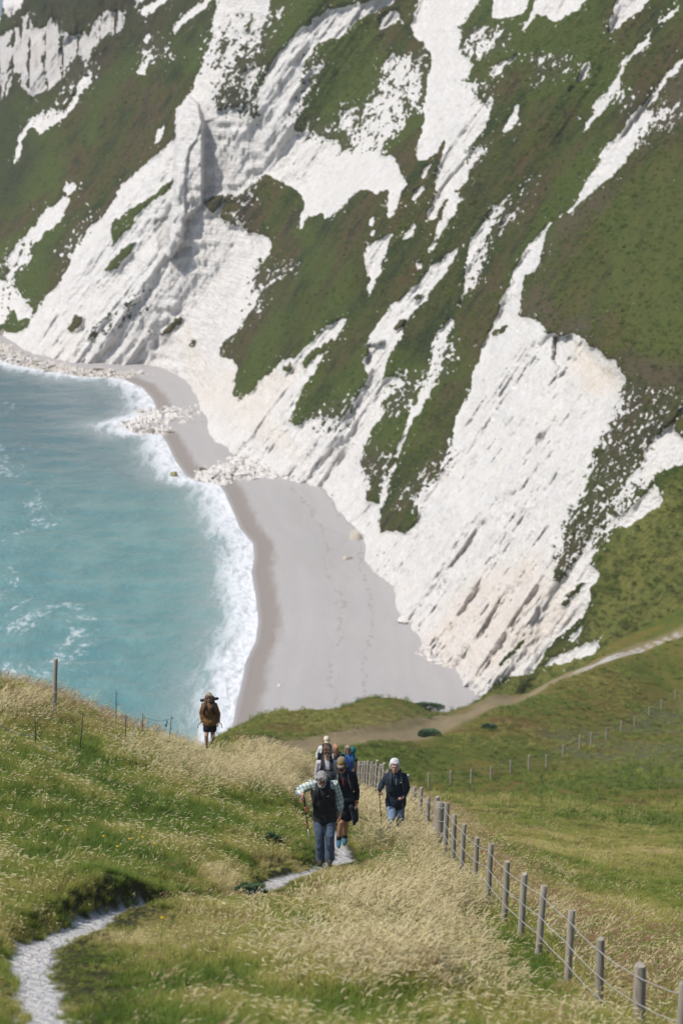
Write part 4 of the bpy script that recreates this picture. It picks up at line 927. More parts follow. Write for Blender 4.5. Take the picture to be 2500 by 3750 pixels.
def skin_mat(name, c):
    m = Mat(name); nz = m.noise(m.obj(), 14, 4, .6); n2 = m.noise(m.obj(), 90, 3)
    cc = m.mix(nz, tuple(x * .82 for x in c) + (1,), (c[0] * 1.12, c[1] * 1.0, c[2] * .98, 1)); cc = m.mix(m.ss(n2, .5, .8, 0, .25), cc, (c[0] * .7, c[1] * .55, c[2] * .5, 1))
    m.base(cc); m.set(Roughness=.55, Specular_IOR_Level=.35)
    m.b.inputs['Subsurface Weight'].default_value = .08; m.b.inputs['Subsurface Radius'].default_value = (.01, .004, .002); return m.m
def cloth(name, c, rough=.9, var=.18, weave=260, b=.25, spec=.15):
    m = Mat(name); a = m.noise(m.obj(), 6, 4, .6); w_ = m.noise(m.obj(), weave, 2, .5)
    cc = m.mix(a, tuple(x * (1 - var) for x in c) + (1,), tuple(min(1, x * (1 + var)) for x in c) + (1,)); cc = m.mix(m.ss(w_, .4, .7, 0, .25), cc, tuple(x * .6 for x in c) + (1,))
    m.base(cc); m.set(Roughness=rough, Specular_IOR_Level=spec); m.b.inputs['Sheen Weight'].default_value = .05; m.bump(w_, b, .002); return m.m
def hair_mat(name, c, c2):
    m = Mat(name); a = m.noise(m.obj((70, 70, 18)), 1, 4, .65); m.base(m.mix(a, c + (1,), c2 + (1,))); m.set(Roughness=.55, Specular_IOR_Level=.35); m.bump(a, .8, .004); return m.m

SK_fair = skin_mat('fair_skin', (.58, .36, .27)); SK_tan = skin_mat('tanned_skin', (.46, .25, .155)); SK_red = skin_mat('weathered_skin', (.52, .28, .20))
M_black = cloth('black_nylon', (.016, .017, .020), .6, .2, 200, .2, .3); M_dark_lens = plain('dark_glass', (.008, .008, .01), .12, .05, 10, 0, .6); M_lip = plain('lips', (.28, .105, .085), .5); M_eye = plain('eye_dark', (.03, .022, .018), .25, .1, 10, 0, .5); M_brow = plain('brow_hair', (.08, .06, .045), .8)
M_teeth = plain('boot_leather', (.055, .045, .04), .7)

class Person:
    def __init__(s, Y, J, k, skin, label, voxel=.007, head_rot=(0, 0, 0), head_k=1.0, female=False, chest=1.0):
        s.Y, s.k, s.female, s.cw = Y, k, female, chest
        s.o0 = foot_at(J['base'][0], Y)
        W = lambda p: Vector(at(p[0], p[1], Y + p[2])) - s.o0
        s.J = {n: W(p) for n, p in J.items()}; J = s.J
        s.up = (J['neck'] - J['pelvis']).normalized(); s.side = (J['shL'] - J['shR']); s.side = (s.side - s.up * s.side.dot(s.up)).normalized(); s.back = s.up.cross(s.side).normalized()
        s.hk = k * head_k
        s.HM = Matrix.Rotation(head_rot[2], 3, 'Z') @ Matrix.Rotation(head_rot[1], 3, 'Y') @ Matrix.Rotation(head_rot[0], 3, 'X')   # positive x-rotation nods down
        bm = bmesh.new(); s._body(bm); me = remesh(bm, voxel, 3, .45); me.name = 'person'
        s.o = link('person', me, None, [skin]); s.o.location = s.o0; tag(s.o, label, 'person')
    def H(s, x, y, z): return s.J['head'] + s.HM @ (Vector((x, y, z)) * s.hk)
    def torso(s, bm, inf=0., lo=-.10, hi=1.0, fat=1.0):
        J, k = s.J, s.k; P_, W_, C_, N_ = J['pelvis'], J['waist'], J['chest'], J['neck']
        wf = (.96, 1.06) if s.female else (1, 1)
        R_ = [(P_ + s.up * lo * k, .125 * wf[1], .10), (P_ + s.up * lo * .5 * k, .160 * wf[1], .122), (P_, .168 * wf[1], .125), (W_, .150 * wf[0], .113), ((W_ + C_) / 2, .160 * wf[0], .118), (C_, .178 * wf[0], .124), (C_.lerp(N_, .45), .168 * wf[0], .108), (C_.lerp(N_, .72), .118 * wf[0], .085), (C_.lerp(N_, .9), .075, .07)]
        if hi >= 1: R_.append((N_, .060, .062))
        loft(bm, [(c, s.side * ((a * s.cw) * k * fat + inf), s.back * (b * k * fat + inf)) for c, a, b in R_], 22)
    def arm(s, bm, S_, inf=0., end=1.0, start=True):
        J, k = s.J, s.k; sh, el, wr = J['sh' + S_], J['el' + S_], J['wr' + S_]; root = J['chest'].lerp(J['neck'], .5).lerp(sh, .55)
        if end <= .5: pts = [root, sh, sh.lerp(el, end * 2)]; rad = [.062, .060, .05]
        else:
            e = (end - .5) * 2; pts = [root, sh, sh.lerp(el, .5), el, el.lerp(wr, .35 * e), el.lerp(wr, e)]; rad = [.062, .060, .050, .042, .043, .031 + .012 * (1 - e)]
        limb(bm, pts, [r * k + inf for r in rad], 14)
    def leg(s, bm, S_, inf=0., end=1.0, flare=0.):
        J, k = s.J, s.k; h, kn, an = J['hip' + S_], J['kn' + S_], J['an' + S_]
        if end <= .5: e = end * 2; pts = [h, h.lerp(kn, e * .5), h.lerp(kn, e)]; rad = [.092, .088, .078 + flare]
        else:
            e = (end - .5) * 2; pts = [h, h.lerp(kn, .5), kn, kn.lerp(an, .35 * e), kn.lerp(an, .75 * e), kn.lerp(an, e)]; rad = [.092, .080, .058, .056 + flare * .3, .042 + flare * .7, .037 + flare]
        limb(bm, pts, [r * k + inf for r in rad], 16)
    def hand(s, bm, S_, d, nrm, curl=.35, spread=.12):
        """palm with four jointed fingers and a side thumb; d along the hand, nrm out of the palm"""
        k = s.k; wr = s.J['wr' + S_]; d = Vector(d).normalized(); nrm = Vector(nrm); nrm = (nrm - d * nrm.dot(d)).normalized(); sd_ = d.cross(nrm)
        if S_ == 'R': sd_ = -sd_
        loft(bm, [(wr - d * .01 * k, sd_ * .026 * k, nrm * .020 * k), (wr + d * .025 * k, sd_ * .034 * k, nrm * .019 * k), (wr + d * .06 * k, sd_ * .042 * k, nrm * .017 * k), (wr + d * .095 * k, sd_ * .041 * k, nrm * .013 * k)], 14)
        for i, (o_, L) in enumerate(((.033, .074), (.011, .083), (-.011, .077), (-.032, .060))):
            p = wr + d * .088 * k + sd_ * o_ * k; a = curl * (.8 + .12 * i); pts = [p - d * .03 * k, p]; ang = 0
            for f in (.45, .32, .23):
                ang += a; q = pts[-1] + (d * math.cos(ang) + nrm * math.sin(ang) + sd_ * (o_ * spread * 8)) * (L * f * k); pts.append(q)
            limb(bm, pts, [.0095 * k, .0092 * k, .0086 * k, .0078 * k, .0068 * k], 8)
        p = wr + d * .028 * k + sd_ * .030 * k; pts = [p]
        for f, (aa, bb, cc) in zip((.038, .032, .026), ((.55, .75, .25), (.8, .45, .4 + curl * .4), (.9, .15, .5 + curl * .6))): pts.append(pts[-1] + (d * aa + sd_ * bb + nrm * cc).normalized() * f * k)
        limb(bm, pts, [.0135 * k, .0115 * k, .010 * k, .0085 * k], 8)
    def _body(s, bm):
        J, k = s.J, s.k; s.torso(bm)
        for S_ in 'RL':
            s.arm(bm, S_); s.leg(bm, S_)
            an, to = J['an' + S_], J['to' + S_]; limb(bm, [an + (an - to).normalized() * .03 * k + Vector((0, 0, -.03 * k)), an.lerp(to, .5) + Vector((0, 0, -.02 * k)), to], [.036 * k, .036 * k, .026 * k])
            hd = J.get('hd' + S_); hd = (hd - J['wr' + S_]) if hd else (J['wr' + S_] - J['el' + S_]); sg = 1 if S_ == 'R' else -1
            nr = s.side * sg + s.back * .35 if 'grip' + S_ not in J else (J['grip' + S_] - J['wr' + S_])
            s.hand(bm, S_, hd, nr, .95 if 'grip' + S_ in J else .32)
        limb(bm, [J['neck'] - s.up * .04 * k, J['neck'].lerp(J['head'], .4), s.H(0, .015, -.06)], [.064 * k, .056 * k, .052 * k], 14)
        X, Y_ = s.HM @ Vector((s.hk, 0, 0)), s.HM @ Vector((0, s.hk, 0)); fw = .94 if s.female else 1
        prof = [(-.120, .016, .015, -.066), (-.112, .032, .034, -.054), (-.095, .046, .056, -.036), (-.070, .056, .073, -.020), (-.035, .066, .088, -.006), (0, .072, .096, .002), (.04, .076, .101, .006), (.075, .071, .095, .009), (.10, .055, .073, .010), (.116, .028, .038, .010)]
        loft(bm, [(s.H(0, cy_, z), X * a * fw, Y_ * b) for z, a, b, cy_ in prof], 22)
        limb(bm, [s.H(0, -.090, .012), s.H(0, -.108, -.018), s.H(0, -.114, -.034)], [.009 * s.hk, .011 * s.hk, .0135 * s.hk], 10)
        for sg in (-1, 1):
            limb(bm, [s.H(.012 * sg, -.094, .022), s.H(.045 * sg, -.080, .020)], [.011 * s.hk, .009 * s.hk], 8)
            ell(bm, s.H(.042 * sg, -.066, -.030), .022 * s.hk, .020 * s.hk, .020 * s.hk); ell(bm, s.H(.013 * sg, -.100, -.036), .009 * s.hk, .009 * s.hk, .007 * s.hk)
            ell(bm, s.H(.076 * sg, .012, -.012), .010 * s.hk, .021 * s.hk, .032 * s.hk, s.HM)
        limb(bm, [s.H(-.018, -.088, -.066), s.H(0, -.094, -.064), s.H(.018, -.088, -.066)], [.008 * s.hk, .010 * s.hk, .008 * s.hk], 8)
        ell(bm, s.H(0, -.084, -.100), .018 * s.hk, .014 * s.hk, .013 * s.hk)
    def face(s, eyes=True, mouth_open=.003, brow=M_brow):
        for sg in (-1, 1):
            if eyes:
                bm = bmesh.new(); ell(bm, s.H(.031 * sg, -.0895, -.002), .012 * s.hk, .006 * s.hk, .0055 * s.hk, s.HM); bm_obj('eye', bm, M_eye, s.o)
            if brow:
                bm = bmesh.new(); limb(bm, [s.H(.014 * sg, -.105, .020), s.H(.032 * sg, -.100, .027), s.H(.050 * sg, -.086, .020)], [.004 * s.hk, .005 * s.hk, .003 * s.hk], 8); bm_obj('eyebrow', bm, brow, s.o)
        bm = bmesh.new(); limb(bm, [s.H(-.022, -.089, -.067), s.H(0, -.103, -.066), s.H(.022, -.089, -.067)], [.004 * s.hk, .0065 * s.hk + mouth_open, .004 * s.hk], 8); bm_obj('mouth', bm, M_lip, s.o)
    def hair(s, mat, style='short', amp=.012, seed=3, name='hair'):
        bm = bmesh.new(); X, Y_ = s.HM @ Vector((s.hk, 0, 0)), s.HM @ Vector((0, s.hk, 0)); P_ = [(-.02, .060, .040, .062), (.0, .080, .070, .040), (.035, .085, .085, .024), (.065, .084, .098, .012), (.090, .074, .092, .008), (.112, .055, .068, .008), (.128, .028, .036, .008)]
        loft(bm, [(s.H(0, cy_, z), X * a, Y_ * b) for z, a, b, cy_ in P_], 20)
        ell(bm, s.H(0, .062, -.01), .066 * s.hk, .052 * s.hk, .075 * s.hk, s.HM)
        for sg in (-1, 1): limb(bm, [s.H(.074 * sg, -.022, .045), s.H(.079 * sg, -.012, .01), s.H(.077 * sg, .03, -.02)], [.016 * s.hk, .013 * s.hk, .02 * s.hk], 8)
        if style in ('full', 'long'):
            for x in (-.05, -.02, .015, .045): limb(bm, [s.H(x, -.070, .092), s.H(x * 1.1 + .006, -.098, .066)], [.022 * s.hk, .012 * s.hk], 8)
        if style == 'long':
            for sg in (-1, 1): limb(bm, [s.H(.070 * sg, -.02, .06), s.H(.088 * sg, -.01, -.02), s.H(.080 * sg, -.005, -.10), s.H(.075 * sg, -.02, -.165)], [.024 * s.hk, .024 * s.hk, .024 * s.hk, .012 * s.hk], 10)
            limb(bm, [s.H(0, .08, .02), s.H(0, .085, -.10), s.H(.01, .075, -.19)], [.06 * s.hk, .062 * s.hk, .035 * s.hk], 12)
        if style == 'collar':
            for sg in (-1, 1): limb(bm, [s.H(.078 * sg, .0, .02), s.H(.082 * sg, .012, -.04), s.H(.074 * sg, .02, -.085)], [.018 * s.hk, .020 * s.hk, .014 * s.hk], 10)
        return piece(name, bm, mat, s.o, .0065, 2, amp * s.hk, (55, 55, 22), seed, True)
    def top(s, mat, name='shirt', sleeve=1.0, inf=.020, lo=-.16, fold=.008, sleeves='RL', slv_inf=None, fat=1.0, seed=2, collar=True):
        bm = bmesh.new(); s.torso(bm, inf, lo, .9, fat)
        for S_ in sleeves: s.arm(bm, S_, (slv_inf or inf * .8), sleeve)
        if collar: limb(bm, [s.J['neck'] - s.up * .03 * s.k, s.J['neck'] + s.up * .018 * s.k - s.back * .0], [.074 * s.k, .069 * s.k], 16)
        return piece(name, bm, mat, s.o, .009, 9, fold, (7, 7, 12), seed)
    def pants(s, mat, name='trousers', end=1.0, inf=.018, flare=.018, fold=.008, seed=5):
        bm = bmesh.new(); J, k = s.J, s.k; P_ = J['pelvis']
        loft(bm, [(P_ - s.up * .12 * k, s.side * (.11 * k + inf), s.back * (.09 * k + inf)), (P_ - s.up * .05 * k, s.side * (.160 * k + inf), s.back * (.12 * k + inf)), (P_, s.side * (.168 * k + inf), s.back * (.125 * k + inf)), (J['waist'], s.side * (.150 * k + inf), s.back * (.113 * k + inf))], 20)
        for S_ in 'RL': s.leg(bm, S_, inf, end, flare)
        return piece(name, bm, mat, s.o, .009, 3, fold, (9, 9, 10), seed)
    def shoe(s, S_, mat, sole=None):
        bm = bmesh.new(); k = s.k; an, to = s.J['an' + S_], s.J['to' + S_]; d = (to - an).normalized(); he = an - d * .05 * k + Vector((0, 0, -.055 * k))
        limb(bm, [he, an.lerp(to, .45) + Vector((0, 0, -.012 * k)), to], [.046 * k, .048 * k, .036 * k], 12); limb(bm, [an + Vector((0, 0, -.02)), he], [.044 * k, .045 * k], 12)
        o = piece('shoe', bm, mat, s.o, .008, 2)
        if sole:
            bm = bmesh.new(); limb(bm, [he - Vector((0, 0, .036 * k)), an.lerp(to, .5) - Vector((0, 0, .045 * k)), to - Vector((0, -.0, .022 * k))], [.026 * k, .028 * k, .028 * k], 10); q = bm_obj('sole', bm, sole, o)
    def ribbon3(s, name, pts, w_, th, mat, parent, axis=None):
        """a flat webbing strap through pts"""
        bm = bmesh.new(); pts = [Vector(p) for p in pts]; rings = []
        for i, p in enumerate(pts):
            t = (pts[min(i + 1, len(pts) - 1)] - pts[max(i - 1, 0)]).normalized(); ax = Vector(axis or s.side); a = (ax - t * ax.dot(t)).normalized(); b = t.cross(a)
            rings.append([bm.verts.new(p + a * x * w_ / 2 + b * y * th / 2) for x, y in ((-1, -1), (1, -1), (1, 1), (-1, 1))])
        for i in range(len(rings) - 1):
            for q in range(4): bm.faces.new((rings[i][q], rings[i][(q + 1) % 4], rings[i + 1][(q + 1) % 4], rings[i + 1][q]))
        bm.faces.new(rings[0][::-1]); bm.faces.new(rings[-1]); return bm_obj(name, bm, mat, parent, False)
    def pack(s, mat, label, sz=(.30, .18, .46), up0=.12, strap_mat=None, lift=.03, low=-.02, chest_strap=False, strapw=.055, name='backpack', light=None):
        """a rucksack on the back with two shoulder straps; a thing of its own"""
        J, k = s.J, s.k; root = bpy.data.objects.new(name, None); COL.objects.link(root); c = J['waist'].lerp(J['neck'], .55) + s.back * (.145 * k + sz[1] / 2); root.location = s.o0 + c; tag(root, label, 'backpack')
        bm = bmesh.new(); h, w_, d = sz[2] / 2, sz[0] / 2, sz[1] / 2
        loft(bm, [(s.up * z * h + s.up * lift, s.side * w_ * a, s.back * d * b) for z, a, b in ((-1, .72, .7), (-.9, .95, .95), (-.3, 1.02, 1.05), (.4, 1, 1), (.85, .92, .9), (1.0, .65, .6), (1.06, .3, .3))], 16)
        piece('pack_body', bm, mat, root, .014, 2, .008, (9, 9, 9), 7)
        f = -s.back
        for sg in (-1, 1):
            x = .098 * k * sg; q = lambda base, dx, dy: base + s.side * dx + f * dy - c
            pts = [q(J['waist'].lerp(J['chest'], .25), .155 * k * sg, .03), q(J['waist'].lerp(J['chest'], .45), .150 * k * sg, .10 * k + lift), q(J['chest'], .125 * k * sg, .132 * k + lift), q(J['chest'].lerp(J['neck'], .45), x * 1.08, .118 * k + lift), q(J['chest'].lerp(J['neck'], .82), x * 1.02, .075 * k + lift * .8), q(J['neck'] + s.up * .022 * k, x, .0), q(J['chest'].lerp(J['neck'], .8), x, -.10 * k - lift), q(J['chest'].lerp(J['neck'], .5), x, -.145 * k - lift)]
            sp_ = []
            for i in range(len(pts) - 1):     # Catmull-Rom
                p0, p1, p2, p3 = pts[max(i - 1, 0)], pts[i], pts[i + 1], pts[min(i + 2, len(pts) - 1)]
                for t in (0, .25, .5, .75): sp_.append(.5 * ((2 * p1) + (p2 - p0) * t + (2 * p0 - 5 * p1 + 4 * p2 - p3) * t * t + (3 * p1 - p0 - 3 * p2 + p3) * t ** 3))
            o = s.ribbon3('shoulder_strap', sp_ + [pts[-1]], strapw * k, .018, strap_mat or M_black, root)
            if light: s.ribbon3('strap_webbing', [p + f * .013 for p in sp_[6:18]], .012, .006, light, o)
        if chest_strap:
            s.ribbon3('chest_strap', [J['chest'].lerp(J['neck'], .1) + s.side * x + f * (.150 * k + lift - abs(x) * .1) - c for x in (-.11 * k, -.05 * k, 0, .05 * k, .11 * k)], .022, .008, M_black, root, tuple(s.up))
        return root
def pole(label, hand, tip, r=.008, cols=None, handle=.13, name='trekking_pole', above=.03):
    h, t = Vector(hand), Vector(tip); d = (t - h).normalized(); L = (t - h).length; root = empty(name, t); tag(root, label, 'trekking pole'); q = lambda f: h + d * f - t
    bm = bmesh.new(); tube(bm, [q(-above - .01), q(-above), q(.03), q(handle - .02), q(handle)], [.012, .019, .0165, .0155, .011], 12); bm_obj('grip', bm, M_black, root)
    a = handle
    for i, (e, m_, rr) in enumerate(cols):
        bm = bmesh.new(); tube(bm, [q(a), q(L * e)], [rr, rr * .95], 10); bm_obj('shaft', bm, m_, root); a = L * e
        if i < len(cols) - 1: bm = bmesh.new(); tube(bm, [q(a - .02), q(a - .015), q(a + .015), q(a + .02)], [rr, rr * 1.5, rr * 1.5, rr], 10); bm_obj('collar', bm, M_black, root)
    bm = bmesh.new(); tube(bm, [q(L - .07), q(L - .065), q(L - .06)], [.008, .030, .008], 14); bm_obj('basket', bm, M_black, root)
    bm = bmesh.new(); tube(bm, [q(L - .06), q(L)], [.006, .003], 8); bm_obj('tip', bm, M_stake, root); return root
M_red = plain('red_lacquer', (.50, .03, .035), .35, .1, 20, 0, .5); M_alu = plain('pole_metal', (.38, .37, .35), .4, .1, 30, 0, .6, .6)
# ---------------------------------------------------------------- the man in front
J = dict(base=(1188,3165,0), pelvis=(1189,2998,.02), waist=(1187,2962,-.02), chest=(1184,2904,-.08), neck=(1181,2868,-.12), head=(1178,2853,-.22), shR=(1142,2872,-.09), shL=(1224,2872,-.09), elR=(1092,2897,-.06), elL=(1242,2926,-.02), wrR=(1109,2911,-.27), wrL=(1246,2975,-.08), hdR=(1114,2934,-.30), hdL=(1245,2995,-.12), gripR=(1098,2912,-.24),
 hipR=(1171,3010,.0), hipL=(1206,3010,.0), knR=(1170,3068,-.06), knL=(1207,3060,-.15), anR=(1173,3146,.06), anL=(1206,3142,-.10), toR=(1171,3166,-.10), toL=(1207,3168,-.26))
p = Person(49, J, 1.07, SK_red, 'grey-haired bearded man in front, dark vest over plaid shirt, leaning on a red trekking pole', .006, (R(24), 0, R(4)), 1.0, chest=1.06)
m = Mat('plaid_cotton'); tcv = m.obj((1, 1, 1), (0, R(18), R(20))); sx = m.n('ShaderNodeSeparateXYZ'); m.t.links.new(tcv, sx.inputs[0])
def stripe(sock, per, w0, ph=0.):
    f = m.math('FRACT', m.math('ADD', m.math('MULTIPLY', sock, 1 / per), ph)); return m.ss(m.math('ABSOLUTE', m.math('SUBTRACT', f, .5)), w0, w0 * .7)
hx = m.math('ADD', sx.outputs[0], m.math('MULTIPLY', sx.outputs[1], .6))
c = m.mix(m.math('MULTIPLY', stripe(hx, .075, .17), .7), (.66, .68, .64, 1), (.12, .30, .38, 1)); c = m.mix(m.math('MULTIPLY', stripe(sx.outputs[2], .075, .17), .6), c, (.12, .30, .38, 1))
c = m.mix(m.math('MULTIPLY', stripe(hx, .075, .07, .5), .8), c, (.62, .56, .18, 1)); c = m.mix(m.math('MULTIPLY', stripe(sx.outputs[2], .075, .05, .5), .6), c, (.62, .56, .18, 1))
c = m.mix(stripe(hx, .075, .045, .25), c, (.03, .05, .10, 1)); c = m.mix(stripe(sx.outputs[2], .075, .045, .25), c, (.03, .05, .10, 1))
m.base(c); m.set(Roughness=.9, Specular_IOR_Level=.1); M_plaid = m.m
p.top(M_plaid, 'shirt', .82, .020, -.08, .010, slv_inf=.030)
bm = bmesh.new(); p.torso(bm, .030, -.10, .9)
limb(bm, [p.J['neck'] - p.up * .04, p.J['neck'] + p.up * .010], [.086, .080], 16)
ve_ = piece('vest', bm, cloth('charcoal_fleece', (.030, .031, .033), .9, .2, 160, .35), p.o, .009, 3, .010, (7, 7, 13), 4)
f = -p.back
p.ribbon3('zip', [p.J['pelvis'].lerp(p.J['waist'], a) + f * (.135 * 1.07 + .037) for a in (-.9, -.4, .2, .8)] + [p.J['waist'].lerp(p.J['chest'], a) + f * (.128 * 1.07 + .034) for a in (.2, .6, 1.0)], .012, .010, M_black, ve_)
p.ribbon3('pocket_zip', [p.J['waist'].lerp(p.J['chest'], a) + p.side * .085 + f * (.121 * 1.07 + .033) for a in (.15, .5, .85)], .016, .010, M_black, ve_)
p.ribbon3('chest_logo', [p.J['chest'] + p.side * x + p.up * (.005 + .012 * (i % 2)) + f * (.118 * 1.07 + .030) for i, x in enumerate((.075, .088, .101, .114))], .008, .006, M_string, ve_)
p.pants(cloth('faded_denim', (.085, .115, .165), .9, .3, 220, .3), 'jeans', 1.0, .020, .030, .012)
p.hair(hair_mat('grey_hair', (.42, .40, .38), (.17, .16, .155)), 'full', .016, 3)
bm = bmesh.new(); ell(bm, p.H(0, -.066, -.098), .050 * 1.05, .040, .034, p.HM)
for sg in (-1, 1): limb(bm, [p.H(.062 * sg, -.02, -.03), p.H(.054 * sg, -.048, -.075), p.H(.022 * sg, -.082, -.105)], [.014, .018, .020], 8)
piece('beard', bm, hair_mat('white_beard', (.56, .53, .50), (.30, .28, .26)), p.o, .006, 2, .007, (60, 60, 30), 5, True)
p.face(True, .003, plain('grey_brow', (.2, .18, .17), .8))
gl_o = bmesh.new()
for sg in (-1, 1):
    for a in range(14):
        t0, t1 = a / 14 * 6.283, (a + 1) / 14 * 6.283
        tube(gl_o, [p.H(.034 * sg + .026 * math.cos(t0), -.112, -.004 + .018 * math.sin(t0)), p.H(.034 * sg + .026 * math.cos(t1), -.112, -.004 + .018 * math.sin(t1))], .0028, 6)
    tube(gl_o, [p.H(.060 * sg, -.110, .004), p.H(.080 * sg, -.05, .004), p.H(.082 * sg, .01, 0)], .0028, 6)
tube(gl_o, [p.H(-.009, -.113, 0), p.H(.009, -.113, 0)], .003, 6); bm_obj('glasses', gl_o, M_dark_lens, p.o)
for S_ in 'RL': p.shoe(S_, M_teeth)
bm = bmesh.new(); wl = p.J['wrL'].lerp(p.J['elL'], .10); dl = (p.J['elL'] - p.J['wrL']).normalized(); tube(bm, [wl - dl * .012, wl - dl * .010, wl + dl * .010, wl + dl * .012], [.036, .040, .040, .036], 14); bm_obj('watch', bm, M_alu, p.o)
p.pack(M_black, 'black rucksack worn by the grey-haired man in front', (.30, .17, .44), lift=.035, name='backpack', strapw=.06)
hnd = p.o0 + p.J['wrR'].lerp(p.J['hdR'], .75); tp_w = Vector(at(1136, 3112, 48.55))
pole('red and silver trekking pole planted beside the man in front', Vector(at(1114, 2928, 48.70)), tp_w, cols=[(.28, M_red, .010), (.45, M_black, .0095), (.56, M_red, .0095), (1.0, M_alu, .008)])

# ---------------------------------------------------------------- the man in the cap
J = dict(base=(1248,3104,0), pelvis=(1262,2944,.02), waist=(1262,2915,0), chest=(1257,2860,-.05), neck=(1254,2826,-.08), head=(1250,2797,-.15), shR=(1222,2834,-.05), shL=(1292,2834,-.05), elR=(1208,2892,.0), elL=(1307,2896,.04), wrR=(1216,2945,-.08), wrL=(1304,2945,-.05), hdL=(1302,2960,-.08),
 hipR=(1249,2958,.02), hipL=(1274,2958,.02), knR=(1248,3012,-.14), knL=(1266,3014,.05), anR=(1240,3074,-.06), anL=(1262,3066,.26), toR=(1240,3099,-.22), toL=(1260,3090,.12))
p = Person(54, J, 1.04, SK_tan, 'bearded man in khaki cap, black top and shorts, walking behind the front man', .007, (R(14), 0, R(-10)))
p.top(cloth('black_jersey', (.017, .020, .027), .8, .25, 240, .2), 'jersey', .80, .020, -.16, .009)
bm = bmesh.new(); f = -p.back
zp = [p.J['chest'].lerp(p.J['neck'], a) + f * d for a, d in ((-.05, .158), (.3, .148), (.6, .130))]
p.ribbon3('zip', zp, .012, .010, M_red, p.o)
p.pants(cloth('black_shorts', (.014, .015, .018), .85, .2, 200, .2), 'shorts', .27, .026, .020, .010)
p.hair(hair_mat('dark_brown_hair', (.045, .03, .02), (.02, .014, .01)), 'short', .006)
bm = bmesh.new(); ell(bm, p.H(0, -.062, -.092), .048, .040, .034, p.HM)
for sg in (-1, 1): limb(bm, [p.H(.066 * sg, -.01, -.02), p.H(.058 * sg, -.040, -.070), p.H(.025 * sg, -.078, -.100)], [.012, .015, .017], 8)
limb(bm, [p.H(-.026, -.092, -.058), p.H(0, -.104, -.050), p.H(.026, -.092, -.058)], [.006, .008, .006], 8)
piece('beard', bm, hair_mat('dark_beard', (.05, .032, .022), (.02, .014, .01)), p.o, .006, 2, .004, (60, 60, 30), 5, True); p.face(True)
def ballcap(p, mat, name='cap', patch=None, mark=None, brimlen=.085):
    bm = bmesh.new(); X, Y_ = p.HM @ Vector((p.hk, 0, 0)), p.HM @ Vector((0, p.hk, 0))
    loft(bm, [(p.H(0, .006, z), X * a, Y_ * b) for z, a, b in ((.028, .086, .110), (.055, .087, .111), (.085, .082, .105), (.112, .066, .086), (.130, .040, .052), (.137, .012, .016))], 24)
    o = piece(name, bm, mat, p.o, .006, 2)
    bm = bmesh.new(); top, bot = [], []; n = 14
    for lay, z0 in ((top, .034), (bot, .028)):
        for j in range(2):
            lay.append([bm.verts.new(p.H((.084 if j == 0 else .074) * math.sin(a), -.100 * math.cos(a) + .006 - (brimlen * math.cos(a * .75) if j else 0), z0 - (.016 if j else 0) - .016 * abs(math.sin(a)) * j)) for a in [(-1 + 2 * i / (n - 1)) * 1.05 for i in range(n)]])
    for i in range(n - 1):
        bm.faces.new((top[0][i], top[1][i], top[1][i + 1], top[0][i + 1])); bm.faces.new((bot[0][i], bot[0][i + 1], bot[1][i + 1], bot[1][i])); bm.faces.new((top[1][i], bot[1][i], bot[1][i + 1], top[1][i + 1])); bm.faces.new((top[0][i], top[0][i + 1], bot[0][i + 1], bot[0][i]))
    for e in (0, n - 1): bm.faces.new((top[0][e], bot[0][e], bot[1][e], top[1][e]))
    bm_obj('brim', bm, mat, o, True)
    if patch:
        bm = bmesh.new(); g = []
        for z in (.054, .066, .078, .094): g.append([bm.verts.new(p.H(.040 * x, .006 - (.116 - max(0, z - .06) * .35) * math.cos(x * .46), z)) for x in (-1, -.5, 0, .5, 1)])
        for a in range(3):
            for b in range(4): bm.faces.new((g[a][b], g[a][b + 1], g[a + 1][b + 1], g[a + 1][b]))
        bmesh.ops.solidify(bm, geom=bm.faces[:], thickness=.004); pt_ = bm_obj('patch', bm, patch, o, False)
        for x0, x1, zz in ((-.55, -.32, .074), (-.26, -.06, .075), (0, .2, .074), (.26, .55, .0745)):
            bm = bmesh.new(); tube(bm, [p.H(.040 * x, .006 - .1195 * math.cos(x * .46) + max(0, zz - .06) * .35, zz) for x in (x0, x1)], .0035, 6); bm_obj('lettering', bm, mark, pt_)
    return o
ballcap(p, cloth('khaki_canvas', (.235, .190, .135), .9, .12, 220, .2), 'cap', plain('yellow_patch', (.75, .47, .03), .8, .08, 60), plain('faded_print', (.35, .20, .03), .8))
M_shoe = plain('blue_shoe_mesh', (.04, .15, .24), .7, .4, 45); M_lime = plain('lime_sole', (.50, .55, .05), .6)
for S_ in 'RL':
    p.shoe(S_, M_shoe, M_lime); bm = bmesh.new(); an, kn = p.J['an' + S_], p.J['kn' + S_]; limb(bm, [an, an.lerp(kn, .18)], [.052, .050], 14); bm_obj('sock', bm, M_black, p.o)
bm = bmesh.new(); wl = p.J['wrL'].lerp(p.J['elL'], .12); dl = (p.J['elL'] - p.J['wrL']).normalized(); tube(bm, [wl - dl * .016, wl - dl * .014, wl + dl * .014, wl + dl * .016], [.034, .0385, .0385, .034], 14); bw = bm_obj('watch', bm, plain('orange_band', (.75, .13, .01), .6), p.o)
bm = bmesh.new(); ell(bm, wl + p.side * .036, .012, .018, .018); bm_obj('watch_face', bm, M_black, bw)
